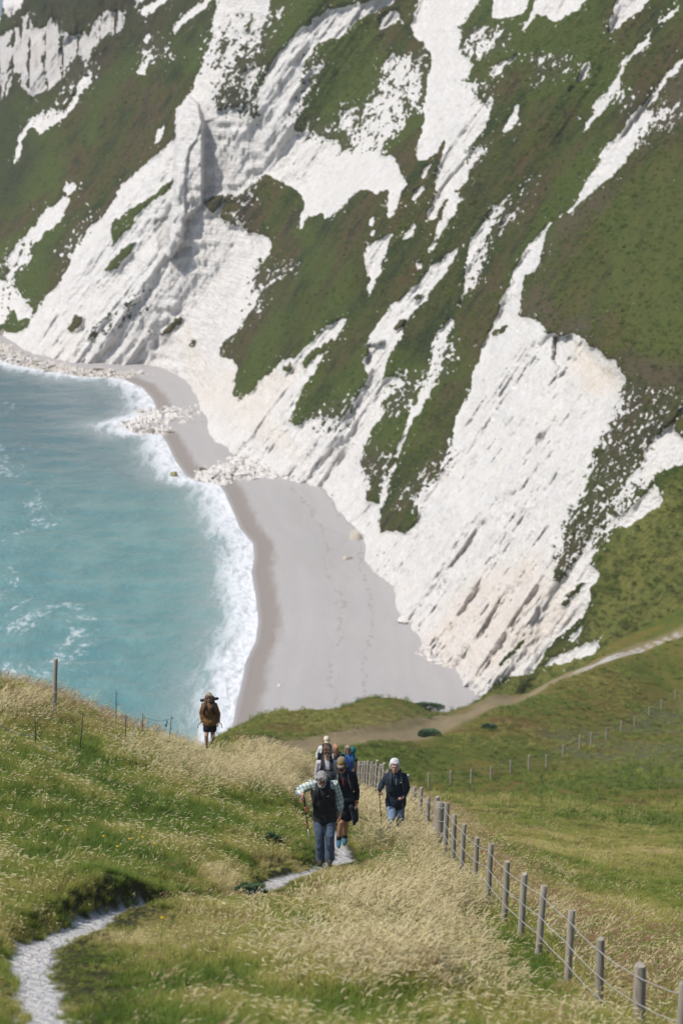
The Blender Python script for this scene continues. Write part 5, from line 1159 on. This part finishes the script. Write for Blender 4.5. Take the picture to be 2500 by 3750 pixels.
# jacket knotted round the waist, hanging at his left side
bm = bmesh.new(); P_, W_ = p.J['pelvis'], p.J['waist']
loft(bm, [(P_.lerp(W_, .55), p.side * .205, p.back * .160), (P_.lerp(W_, .8), p.side * .215, p.back * .168), (W_ + p.up * .02, p.side * .200, p.back * .155)], 20)
limb(bm, [P_ + p.side * .12 - p.back * .12, P_ + p.side * .17 - p.back * .10 - Vector((0, 0, .12)), P_ + p.side * .20 - p.back * .08 - Vector((0, 0, .30)), P_ + p.side * .185 - p.back * .08 - Vector((0, 0, .40))], [.055, .062, .055, .026], 12)
limb(bm, [P_ + p.side * .15, P_ + p.side * .20 - Vector((0, 0, .18)), P_ + p.side * .235 - Vector((0, 0, .34))], [.07, .075, .045], 12)
piece('tied_jacket', bm, cloth('navy_shell', (.022, .027, .038), .7, .25, 120, .2), p.o, .010, 3, .014, (10, 10, 8), 8)
M_gweb = plain('grey_webbing', (.22, .22, .20), .8)
pk = p.pack(cloth('dark_pack', (.025, .028, .030), .7), 'dark rucksack with grey strap edging worn by the man in the cap', (.30, .2, .48), lift=.03, strapw=.05, light=M_gweb)
def rolled(pk, p, a, b, r, mat, name, cap=None):
    bm = bmesh.new(); q0, q1 = Vector(a) - (p.o0 - p.o0) - pk.location, Vector(b) - pk.location; limb(bm, [q0, q0.lerp(q1, .5), q1], [r, r, r], 14); o = bm_obj(name, bm, mat, pk)
    if cap: bm = bmesh.new(); d = (q1 - q0).normalized(); tube(bm, [q1 - d * .03, q1 + d * .04], [r * 1.15, r * 1.1], 12); bm_obj('end_cap', bm, cap, o)
rolled(pk, p, at(1300, 2842, 54.25), at(1303, 2782, 54.25), .028, plain('brown_tripod', (.085, .055, .04), .6), 'folded_tripod', M_black)

# ---------------------------------------------------------------- woman with sunglasses
J = dict(base=(1190,3007,0), pelvis=(1193,2884,.02), waist=(1194,2856,0), chest=(1196,2812,-.04), neck=(1197,2783,-.06), head=(1196,2751,-.11), shR=(1167,2792,-.04), shL=(1226,2792,-.04), elR=(1158,2838,.0), elL=(1237,2838,.0), wrR=(1166,2880,-.10), wrL=(1232,2880,-.10),
 hipR=(1182,2894,.02), hipL=(1204,2894,.02), knR=(1183,2942,-.1), knL=(1203,2942,.0), anR=(1184,2990,0), anL=(1202,2990,.1), toR=(1183,3004,-.16), toL=(1203,3004,-.06))
p = Person(62, J, 1.0, SK_fair, 'smiling woman in sunglasses and pale grey top with black pack straps', .008, (R(6), 0, R(4)), 1.02, True)
p.top(cloth('pale_grey_jersey', (.52, .50, .54), .85, .08, 220, .2), 'top', 1.0, .014, -.14, .007)
p.pants(cloth('dark_leggings', (.03, .03, .035)), 'trousers', 1.0, .012, .008, .006)
p.hair(hair_mat('brown_hair', (.16, .095, .05), (.06, .035, .02)), 'full', .012, 6); p.face(False)
bm = bmesh.new()
for sg in (-1, 1): ell(bm, p.H(.033 * sg, -.100, -.004), .031 * p.hk, .013 * p.hk, .022 * p.hk, p.HM); tube(bm, [p.H(.058 * sg, -.095, .006), p.H(.078 * sg, .0, .006)], .004, 6)
tube(bm, [p.H(-.01, -.112, .006), p.H(.01, -.112, .006)], .004, 6); bm_obj('sunglasses', bm, M_dark_lens, p.o)
bm = bmesh.new(); rr = random.Random(4)
for i in range(9):
    x = rr.uniform(-.07, .05); tube(bm, [p.H(x, -.06, .10), p.H(x - .01, -.112, .05 + rr.uniform(-.02, .02)), p.H(x + rr.uniform(-.02, .06), -.118, -.01), p.H(x + rr.uniform(0, .09), -.115, -.05)], .0022, 5)
bm_obj('loose_hair', bm, hair_mat('sunlit_hair', (.34, .22, .11), (.20, .12, .06)), p.o)
for sg in (-1, 1):
    p.ribbon3('collar_trim', [p.J['neck'] + p.side * .075 * sg - p.back * .03, p.J['neck'] + p.side * .055 * sg - p.back * .075 - p.up * .02], .02, .012, plain('lime_trim', (.55, .60, .12), .7), p.o)
p.pack(M_black, 'black rucksack with wide straps worn by the woman in sunglasses', (.28, .18, .44), lift=.022, chest_strap=True, strapw=.085)

# ---------------------------------------------------------------- walker with cream cap
J = dict(base=(1192,2913,0), pelvis=(1192,2818,.02), waist=(1193,2796,0), chest=(1195,2757,-.04), neck=(1196,2734,-.06), head=(1195,2713,-.12), shR=(1175,2740,-.04), shL=(1214,2740,-.04), elR=(1162,2764,.08), elL=(1222,2775,.05), wrR=(1170,2782,-.08), wrL=(1218,2805,-.05),
 hipR=(1184,2826,.02), hipL=(1201,2826,.02), knR=(1184,2866,-.1), knL=(1201,2866,.0), anR=(1185,2904,0), anL=(1200,2904,.1), toR=(1184,2914,-.16), toL=(1201,2914,-.06))
p = Person(80, J, 1.02, SK_fair, 'walker in white jacket and cream cap at the back of the group', .010, (R(12), 0, R(6)), 1.0)
p.top(cloth('white_shell', (.68, .67, .70), .8, .08), 'jacket', 1.0, .026, -.16, .010); p.pants(cloth('grey_trousers', (.09, .09, .09)), 'trousers', 1.0, .015, .012); p.hair(hair_mat('short_grey_hair', (.3, .28, .25), (.15, .14, .12)), 'short', .006); p.face(True)
ballcap(p, cloth('cream_canvas', (.68, .58, .44), .9, .06), 'cap', brimlen=.06)
p.pack(M_black, 'black rucksack worn by the walker in the cream cap', (.30, .18, .42), lift=.03, strapw=.07)
bm = bmesh.new(); limb(bm, [Vector((0, 0, .09)), Vector((0, 0, 0)), Vector((.01, 0, -.13))], [.05, .07, .06], 12)
o = piece('bag', bm, M_black, None, .012, 2, .006); o.location = at(1169, 2772, 79.7); tag(o, 'small black bag carried at the elbow of the walker in white', 'bag')

# ---------------------------------------------------------------- bald man
J = dict(base=(1230,2956,0), pelvis=(1232,2852,.02), waist=(1233,2828,0), chest=(1233,2788,-.05), neck=(1232,2764,-.08), head=(1229,2741,-.15), shR=(1211,2771,-.05), shL=(1254,2769,-.05), elR=(1204,2808,.0), elL=(1262,2808,.03), wrR=(1212,2840,-.1), wrL=(1258,2842,-.08),
 hipR=(1223,2860,.02), hipL=(1242,2860,.02), knR=(1223,2904,-.1), knL=(1242,2904,.0), anR=(1224,2946,0), anL=(1241,2946,.1), toR=(1223,2957,-.16), toL=(1242,2957,-.06))
p = Person(75, J, 1.02, SK_tan, 'bald man in black jacket looking down behind the man in the cap', .009, (R(24), 0, R(22)))
p.top(cloth('black_shell', (.016, .016, .019), .6), 'jacket', 1.0, .024, -.16, .010); p.pants(cloth('black_trousers', (.025, .025, .028)), 'trousers', 1.0, .015, .012); p.face(True)
p.pack(cloth('black_pack', (.02, .02, .022)), 'black rucksack with pale strap worn by the bald man', (.30, .18, .40), lift=.03, strapw=.035, strap_mat=plain('pale_strap', (.38, .38, .37), .8))

# ---------------------------------------------------------------- woman in blue
J = dict(base=(1275,2932,0), pelvis=(1278,2838,.02), waist=(1278,2816,0), chest=(1277,2782,-.03), neck=(1276,2762,-.05), head=(1273,2743,-.1), shR=(1260,2768,-.03), shL=(1293,2768,-.03), elR=(1254,2798,.0), elL=(1298,2796,.05), wrR=(1259,2822,-.1), wrL=(1292,2820,-.10),
 hipR=(1270,2846,.02), hipL=(1286,2846,.02), knR=(1270,2886,-.1), knL=(1286,2886,.0), anR=(1271,2922,0), anL=(1285,2922,.1), toR=(1270,2932,-.16), toL=(1286,2932,-.06))
p = Person(85, J, .98, SK_fair, 'blonde woman in blue shirt and sunglasses, teal rucksack on her back', .010, (R(4), 0, R(-8)), 1.0, True)
p.top(cloth('blue_cotton', (.055, .125, .43), .85, .12), 'shirt', .75, .018, -.14, .008); p.pants(cloth('navy_trousers', (.03, .035, .05)), 'trousers', 1.0, .013, .010); p.hair(hair_mat('ash_blonde_hair', (.42, .34, .26), (.22, .17, .13)), 'long', .010, 8); p.face(False)
bm = bmesh.new()
for sg in (-1, 1): ell(bm, p.H(.033 * sg, -.100, -.002), .030 * p.hk, .012, .019 * p.hk, p.HM)
bm_obj('sunglasses', bm, M_dark_lens, p.o)
M_teal = cloth('teal_nylon', (.015, .15, .16), .7, .2)
pk = p.pack(M_teal, 'teal rucksack worn by the blonde woman in blue', (.34, .22, .50), lift=.05, strap_mat=M_teal, strapw=.045)
bm = bmesh.new(); c0 = p.o0 + p.J['neck'] + p.back * .25 + p.side * .13 + p.up * .02 - pk.location; ell(bm, c0, .11, .10, .12); piece('pack_lid', bm, M_teal, pk, .014, 2, .01)

# ---------------------------------------------------------------- white-haired man by the fence
J = dict(base=(1448,3080,0), pelvis=(1448,2936,.02), waist=(1449,2908,-.02), chest=(1450,2860,-.08), neck=(1448,2829,-.12), head=(1444,2803,-.18), shR=(1420,2843,-.08), shL=(1478,2843,-.08), elR=(1397,2872,.06), elL=(1491,2884,.04), wrR=(1390,2889,-.16), wrL=(1478,2916,-.14), hdR=(1388,2904,-.2), hdL=(1471,2926,-.2), gripR=(1402,2892,-.2), gripL=(1466,2912,-.16),
 hipR=(1434,2948,.02), hipL=(1463,2948,.02), knR=(1432,2998,-.2), knL=(1464,3004,-.02), anR=(1434,3064,-.08), anL=(1463,3062,.15), toR=(1432,3080,-.24), toL=(1464,3076,0))
p = Person(58, J, 1.08, SK_fair, 'white-haired man in navy pullover walking beside the fence posts', .0075, (R(10), 0, R(-6)), 1.0, chest=1.08)
p.top(cloth('navy_fleece', (.022, .032, .050), .9, .25, 180, .3), 'pullover', 1.0, .026, -.17, .012, fat=1.04)
p.pants(cloth('light_denim', (.20, .27, .38), .9, .25), 'jeans', 1.0, .016, .02, .010)
p.hair(hair_mat('white_hair', (.80, .79, .80), (.50, .49, .50)), 'collar', .022, 9)
f = -p.back
p.ribbon3('zip', [p.J['chest'].lerp(p.J['neck'], a) + f * d for a, d in ((.0, .172), (.3, .165), (.6, .145))], .010, .010, M_string, p.o)
p.ribbon3('chest_logo', [p.J['chest'].lerp(p.J['neck'], .22) + p.side * x + f * .160 for x in (.085, .105, .125)], .012, .008, plain('white_print', (.6, .62, .66), .8), p.o, tuple(p.up))
p.face(True, .006, plain('white_brow', (.5, .48, .46), .8))
p.pack(M_black, 'black rucksack with thin straps worn by the white-haired man', (.28, .16, .40), lift=.026, strapw=.022, strap_mat=plain('dark_webbing', (.07, .075, .08), .8))
pole('dark trekking pole in the right hand of the white-haired man', Vector(at(1388, 2896, 57.76)), Vector(at(1399, 3075, 57.9)), cols=[(.5, M_stake, .009), (1.0, M_stake, .008)])
pole('dark walking stick in the left hand of the white-haired man', Vector(at(1471, 2922, 57.78)), Vector(at(1484, 3072, 58.0)), cols=[(.5, M_stake, .009), (1.0, M_stake, .008)], name='walking_stick')

# ---------------------------------------------------------------- woman on the crest
J = dict(base=(769,2744,0), pelvis=(769,2642,.02), waist=(768,2622,0), chest=(767,2590,-.04), neck=(766,2571,-.06), head=(764,2552,-.10), shR=(747,2581,-.03), shL=(787,2581,-.03), elR=(737,2612,.03), elL=(800,2612,.03), wrR=(742,2642,-.04), wrL=(800,2642,-.04), hdR=(743,2652,-.07), hdL=(799,2652,-.07),
 hipR=(759,2650,.02), hipL=(780,2650,.02), knR=(756,2694,-.10), knL=(779,2694,.0), anR=(756,2732,-.02), anL=(779,2732,.10), toR=(755,2744,-.18), toL=(780,2743,-.06))
p = Person(76, J, .98, SK_fair, 'blonde woman in brown fleece and black shorts alone on the crest', .008, (R(8), 0, R(6)), 1.0, True, chest=1.1)
p.top(cloth('rust_fleece', (.205, .11, .042), .95, .25, 120, .4), 'fleece', .97, .024, -.13, .012, fat=1.02)
p.pants(cloth('black_shorts_knit', (.012, .013, .016), .85), 'shorts', .24, .018, .016, .006)
p.hair(hair_mat('fair_hair', (.50, .41, .28), (.27, .20, .12)), 'long', .012, 11); p.face(False)
bm = bmesh.new()
for sg in (-1, 1): ell(bm, p.H(.033 * sg, -.100, -.002), .031 * p.hk, .012, .019 * p.hk, p.HM)
bm_obj('sunglasses', bm, M_dark_lens, p.o)
f = -p.back; p.ribbon3('zip', [p.J['chest'].lerp(p.J['neck'], a) + f * d for a, d in ((-.35, .176), (.2, .168), (.6, .142))], .016, .010, plain('rose_zip', (.30, .12, .12), .8), p.o)
for S_ in 'RL': p.shoe(S_, M_teeth)
pk = p.pack(M_black, 'black rucksack with a rolled mat across it, worn by the woman on the crest', (.30, .20, .50), lift=.035, strapw=.06)
rolled(pk, p, at(738, 2565, 76.32), at(796, 2558, 76.32), .044, M_black, 'rolled_mat')
for sg, u0, u1 in ((-1, 741, 726), (1, 800, 812)):
    bm = bmesh.new(); a, b = Vector(at(u0, 2642, 76.0)) - pk.location, Vector(at(u1, 2654, 75.9)) - pk.location; tube(bm, [a, a.lerp(b, .6), b], .012, 8); tube(bm, [b, b + Vector((.01 * sg, 0, -.10))], .010, 8); bm_obj('hip_belt_strap', bm, M_black, pk)
# ================================================================== fallen chalk, boulders, bushes, flowers
ico = bmesh.new(); bmesh.ops.create_icosphere(ico, subdivisions=2, radius=1); ICV = np.array([v.co[:] for v in ico.verts]); ICF = np.array([[v.index for v in f.verts] for f in ico.faces]); ico.free()
def rock_verts(seed, sx, sy, sz, cut=5):
    r = np.random.default_rng(seed); V_ = ICV.copy()
    for _ in range(cut + 3):                          # plane cuts give broken facets
        d = r.normal(size=3); d /= np.linalg.norm(d); h = r.uniform(.45, .8); t = V_ @ d; V_ -= np.clip(t - h, 0, None)[:, None] * d
    V_ += .05 * r.normal(size=V_.shape); return V_ * np.array([sx, sy, sz])
MOUND = [
 ([(425,1552),(500,1500),(600,1480),(700,1455),(790,1430),(860,1500),(840,1600),(790,1578),(690,1590),(560,1592),(480,1585)], .9),
 ([(690,1748),(740,1700),(850,1650),(930,1610),(1100,1690),(1260,1800),(1240,1870),(1180,1815),(1000,1785),(850,1775),(760,1768)], 1.3),
 ([(-200,1200),(0,1225),(100,1290),(300,1335),(480,1345),(700,1370),(640,1388),(440,1384),(300,1385),(150,1358),(60,1345),(-200,1262)], 1.8),
 ([(1366,2192),(1400,2130),(1500,2120),(1560,2170),(1480,2197),(1421,2199)], 1.6), ([(1442,2268),(1455,2225),(1560,2180),(1680,2260),(1600,2318),(1510,2327),(1450,2312)], 2.0),
 ([(1365,2417),(1400,2392),(1500,2372),(1600,2320),(1720,2400),(1770,2500),(1740,2545),(1660,2500),(1560,2475),(1513,2435),(1480,2408),(1395,2425)], 1.8)]
Vs, Fs, off, cuse = [], [], 0, []
for poly, hmax in MOUND:
    A = np.array(poly, float); gu_, gv_ = np.meshgrid(np.arange(A[:, 0].min() - 8, A[:, 0].max() + 12, 3.5), np.arange(A[:, 1].min() - 8, A[:, 1].max() + 12, 3.0))
    s_ = sdf(gu_ + 7 * fbm(gu_ / 18, gv_ / 12, 0, 3, 5), gv_ + 5 * fbm(gu_ / 18, gv_ / 12, 0, 3, 6), poly, 40); P_ = at_z(gu_, gv_, .5)
    P_[..., 2] = -.3 + hmax * sstep(-6, 45, s_) * (1 + .5 * fbm(gu_ / 14, gv_ / 8, 0, 4, 7)) + .55 * ridged(gu_ / 12, gv_ / 7, 0, 3, 8) * sstep(-6, 5, s_)
    q = grid_faces(*gu_.shape, s_ > -7)
    if len(q): V_, q, _ = compact(P_.reshape(-1, 3), q, {}); Vs.append(V_); Fs.append(np.r_[q[:, [0, 1, 2]], q[:, [0, 2, 3]]] + off); off += len(V_)
rr_ = np.random.default_rng(5); spots = []
for poly, hmax in MOUND:
    A = np.array(poly, float); nn = int(400 * (np.ptp(A[:, 0]) * np.ptp(A[:, 1]) / 60000) + 90); c = 0
    while c < nn:
        u, v = rr_.uniform(A[:, 0].min(), A[:, 0].max()), rr_.uniform(A[:, 1].min(), A[:, 1].max())
        s1 = float(sdf(np.array([u]), np.array([v]), poly, 40)[0])
        if s1 > -3: spots.append((u, v, .1 + hmax * .8 * min(1, max(0, s1 / 45)), rr_.lognormal(-1.45, .75))); c += 1
for (a, b) in zip(FOOT[7:-1], FOOT[8:]):
    L = math.hypot(b[0] - a[0], b[1] - a[1])
    for _ in range(int(L * 1.0)):
        t = rr_.random(); spots.append((a[0] + (b[0] - a[0]) * t - abs(rr_.normal(0, 22)), a[1] + (b[1] - a[1]) * t + abs(rr_.normal(0, 12)), .35, rr_.lognormal(-1.5, .55)))
for _ in range(90): t = rr_.random(); spots.append((rr_.uniform(1050, 1650), rr_.uniform(1850, 2560), .3, rr_.lognormal(-2.3, .4)))
for i, (u, v, z, r_) in enumerate(spots):
    P0 = at_z(u, v, z); x, y = P0[0], P0[1]; r_ = min(r_, 1.3)
    if v > 2560 or shore_dist(np.array([x]), np.array([y]))[0] < -2.5: continue
    V_ = rock_verts(1000 + i, r_ * rr_.uniform(.7, 1.3), r_ * rr_.uniform(.7, 1.3), r_ * rr_.uniform(.35, .65)); a = rr_.uniform(0, 6.28); ca, sa = math.cos(a), math.sin(a)
    V_ = V_ @ np.array([[ca, sa, 0], [-sa, ca, 0], [0, 0, 1]]) + P0; Vs.append(V_); Fs.append(ICF + off); off += len(V_)
m = Mat('fallen_chalk'); ve = m.obj(); a = m.noise(ve, .5, 5, .65); b = m.noise(ve, 2.6, 4, .7)
isl = m.n('ShaderNodeNewGeometry').outputs['Random Per Island']; c = m.mix(a, (.70, .67, .645, 1), (.62, .575, .535, 1)); c = m.mix(m.ss(isl, .45, 1.0, 0, .8), c, (.44, .39, .335, 1)); c = m.mix(m.ss(b, .55, .75, 0, .6), c, (.40, .35, .30, 1)); m.base(c); m.set(Roughness=.95, Specular_IOR_Level=.1); m.bump(b, .5, .3)
ru = link('chalk_rubble', mesh_np('chalk_rubble', np.concatenate(Vs), np.concatenate(Fs), None, False), None, [m.m]); tag(ru, kind='stuff')
def boulder_mat(name, c1, c2):
    m = Mat(name); ve = m.obj(); a = m.noise(ve, .9, 5, .65); c = m.mix(m.ss(a, .38, .62), c1 + (1,), c2 + (1,)); m.base(c); m.set(Roughness=.9); m.bump(m.noise(ve, 3, 5, .7), .7, .15); return m.m
B_dark = boulder_mat('weedy_rock', (.14, .12, .085), (.34, .30, .24)); B_tan = boulder_mat('tan_chalk_block', (.50, .45, .38), (.40, .35, .29)); B_white = boulder_mat('white_chalk_block', (.68, .65, .62), (.55, .51, .47)); B_green = boulder_mat('weed_covered_rock', (.20, .19, .06), (.40, .36, .24))
for i, (u, v, z, s_, mt, lab) in enumerate([
 (1306,1972,1.2,(1.5,1.4,1.5),B_tan,'big tan chalk block leaning at the cliff foot above the main beach'),
 (1268,2052,.9,(1.3,1.1,.8),B_tan,'tan slab lying at the edge of the rubble on the main beach'),
 (640,1737,.6,(1.1,.9,.8),B_green,'yellowish rock at the waterline in front of the rubble spit'),
 (745,1722,.8,(1.0,.9,.9),B_dark,'dark rock among white rubble at the near spit'),
 (552,1578,.4,(1.2,.8,.5),B_dark,'low brown rock at the tip of the far rubble spit'),
 (620,1583,.4,(1.3,.8,.55),B_dark,'brown rock below the far rubble spit, right of its tip'),
 (25,1216,1.6,(2.6,2.2,1.4),B_dark,'large grey sea rock at the left edge under the far cliff'),
 (75,1228,1.2,(2.0,1.6,1.1),B_dark,'dark boulder right beside the large grey sea rock'),
 (20,1268,.5,(1.8,1.3,.6),B_green,'flat weedy rock awash at the left edge'),
 (130,1338,.5,(2.2,1.2,.8),B_dark,'long dark rock at the waterline of the far shore'),
 (175,1360,.3,(1.3,.9,.5),B_green,'small olive rock in the water just below the long dark rock'),
 (290,1372,.4,(1.4,1.0,.6),B_green,'olive weed covered rock halfway along the far shore'),
 (362,1355,.9,(1.6,1.2,1.0),B_dark,'dark block in the pale rubble of the far shore'),
 (1146,1896,.5,(.7,.5,.25),B_white,'white chalk lump lying alone on the upper main beach'),
 (1194,2352,.4,(.5,.4,.25),B_white,'small white stone alone in the middle of the main beach'),
 (1024,2513,.5,(.4,.4,.3),B_white,'pale stone near the lower left of the main beach')]):
    P0 = at_z(u, v, z); me = mesh_np('boulder', rock_verts(50 + i, *s_, cut=8), ICF, None, False); o = link('boulder', me, None, [mt]); o.location = P0; o.rotation_euler = (0, 0, i * 1.3); tag(o, lab, 'boulder')

M_leaf = grass_mat('bush_leaves', [(0, (.050, .105, .040, 1)), (.5, (.075, .13, .042, 1)), (1, (.12, .165, .05, 1))], ((.1, .1, .05, 1), (.1, .1, .05, 1)), .2)
M_twig = plain('twig_bark', (.10, .075, .05))
def bush(u, Y, w_, d_, h_, n, leaf, seed, label, cat='bush', dz=0, name='low_bush'):
    b = foot_at(u, Y); b.z += dz; root = empty(name, b); tag(root, label, cat); r = random.Random(seed); g = GB()
    for i in range(n):
        a = r.uniform(0, 6.28); q = math.sqrt(r.random()); x, y = q * math.cos(a), q * math.sin(a); lump = .75 + .35 * mnoise.noise(Vector((x * 2.2 + seed, y * 2.2, 0)))
        z = h_ * lump * math.sqrt(max(0, 1 - q * q)) * (1 - .55 * r.random() ** 2)
        g.blade(Vector((x * w_, y * d_, z)), leaf * r.uniform(.6, 1.3), r.uniform(.5, 1.4), a + r.uniform(-1.2, 1.2), leaf * .22 * r.uniform(.7, 1.2), r.random(), 3)
    me = g.make('foliage', M_leaf); me.parent = root; COL.objects.link(me)
    bm = bmesh.new()
    for i in range(9):
        a = i * .7; tube(bm, [Vector((0, 0, -.1)), Vector((math.cos(a) * w_ * .35, math.sin(a) * d_ * .35, h_ * .35)), Vector((math.cos(a) * w_ * .6, math.sin(a) * d_ * .6, h_ * .55))], [.02 * h_ + .004, .014 * h_ + .003, .004], 6)
    bm_obj('stems', bm, M_twig, root)
bush(642, 68.5, .36, .35, .32, 700, .09, 1, 'dark green bush on the crest just left of the lone woman', dz=.1)
bush(1572, 236, 1.0, 1.4, .55, 1500, .22, 2, 'dark green bush lying in the grassy saddle beside the dirt path')
bush(1560, 268, 1.8, 1.2, .5, 1500, .22, 3, 'bramble patch on the lip of the cliff left of the landslip')
bush(1790, 243, .7, .7, .45, 700, .18, 4, 'small grey green bush on the near side of the dirt path')
bush(920, 39.6, .24, .22, .10, 260, .07, 5, 'low blue green plant growing beside the chalk path', 'plant', .10, 'meadow_plant')
bush(1000, 49, .18, .18, .30, 300, .09, 6, 'dark leafy weed beside the trekking pole tip', 'plant', .0, 'meadow_plant')
M_pet = plain('yellow_petals', (.80, .50, .02), .6, .1, 30); M_stem = plain('flower_stem', (.07, .13, .03), .7)
for i, (u, Y, hh, lab) in enumerate([(588,27.8,.40,'yellow flower standing alone in the near grass'),(245,38.2,.42,'yellow flower above the bank, leftmost in the meadow'),(470,39.0,.40,'yellow flower left of the pair in the middle of the left meadow'),(520,39.6,.42,'yellow flower in the middle of the left meadow, first of the pair'),(562,39.4,.40,'yellow flower in the middle of the left meadow, second of the pair'),(375,39.0,.34,'low yellow flower over the grassy bank'),(425,37.6,.36,'yellow flower nearest the end of the bank'),(1070,34.2,.40,'yellow flower in the grass below the front man')]):
    b = foot_at(u, Y); root = empty('yellow_flower', b); tag(root, lab, 'flower', 'yellow wild flowers in the grass'); bm = bmesh.new(); tube(bm, [(0, 0, -.02), (.015, 0, hh * .6), (.03, -.01, hh)], [.003, .0025, .002], 6); bm_obj('stem', bm, M_stem, root)
    bm = bmesh.new(); c = Vector((.03, -.01, hh)); ring = []
    for k in range(10):
        a = k * .6283; p_ = c + Vector((math.cos(a) * .026, math.sin(a) * .026, .010 if k % 2 else .018)); ring.append(bm.verts.new(p_))
    cv = bm.verts.new(c); c2 = bm.verts.new(c - Vector((0, 0, .008)))
    for k in range(10): bm.faces.new((cv, ring[k], ring[(k + 1) % 10])); bm.faces.new((c2, ring[(k + 1) % 10], ring[k]))
    bm_obj('petals', bm, M_pet, root)

# tussocks that roughen the distant turf: in the coomb and on the cliff slopes
X, Yy = scatter(26000, 118, 326, .6, 700, 2950); Zz = ground_z(X, Yy); uu_, vv_ = pv(X, Yy, Zz)
fd_, _ = seg_dist(X, Yy, FPATHW); pn = fbm(X / 9, Yy / 16, 0, 3, 301)
ok = (fd_ > 2.2) & (Zz > 5) & (rng.random(len(X)) < .25 + .9 * np.clip(pn + .25, 0, 1)); X, Yy, Zz, pn = X[ok], Yy[ok], Zz[ok], pn[ok]; n = len(X)
tint = np.clip(.36 + .35 * fbm(X / 20, Yy / 30, 0, 3, 311) + .2 * pn + rng.normal(0, .09, n), 0, .8)
scatter_obj('coomb_tussocks', X, Yy, Zz, tint, REMAP[rng.choice([7, 0, 8, 2], n, p=[.6, .2, .1, .1])], rng.uniform(.9, 2.0, n))
tv = np.where((CLV['chalk'] < .25) & (CLV['y'] > 0))[0]; tv = tv[rng.random(len(tv)) < 42000 / len(tv)]
Pq = CLV['co'][tv] + rng.normal(0, .12, (len(tv), 3)) * [1, 1, .3]; pn = fbm(Pq[:, 0] / 9, Pq[:, 1] / 16, Pq[:, 2] / 9, 3, 321); ok = rng.random(len(tv)) < .35 + .9 * np.clip(pn + .2, 0, 1); Pq, pn = Pq[ok], pn[ok]; n = len(Pq)
tint = np.clip(.12 + .28 * pn + rng.normal(0, .10, n), 0, .7)
scatter_obj('cliff_tussocks', Pq[:, 0], Pq[:, 1], Pq[:, 2], tint, REMAP[rng.choice([7, 8, 2], n, p=[.6, .25, .15])], rng.uniform(1.3, 3.0, n))
# ================================================================== thin sea haze
bm = bmesh.new(); bmesh.ops.create_cube(bm, size=1); bmesh.ops.transform(bm, matrix=Matrix.Translation((0, 5000, 64)) @ Matrix.Diagonal((14000, 14000, 136, 1)), verts=bm.verts)
me = bpy.data.meshes.new('haze'); bm.to_mesh(me); bm.free(); m = bpy.data.materials.new('haze_air'); m.use_nodes = True; t = m.node_tree
t.nodes.remove(t.nodes['Principled BSDF']); v = t.nodes.new('ShaderNodeVolumePrincipled'); v.inputs['Density'].default_value = .00014; v.inputs['Color'].default_value = (.90, .93, .96, 1); v.inputs['Anisotropy'].default_value = .1
t.links.new(v.outputs[0], t.nodes['Material Output'].inputs['Volume']); hz = link('haze', me, None, [m]); tag(hz, kind='stuff')
cy.volume_bounces = 0
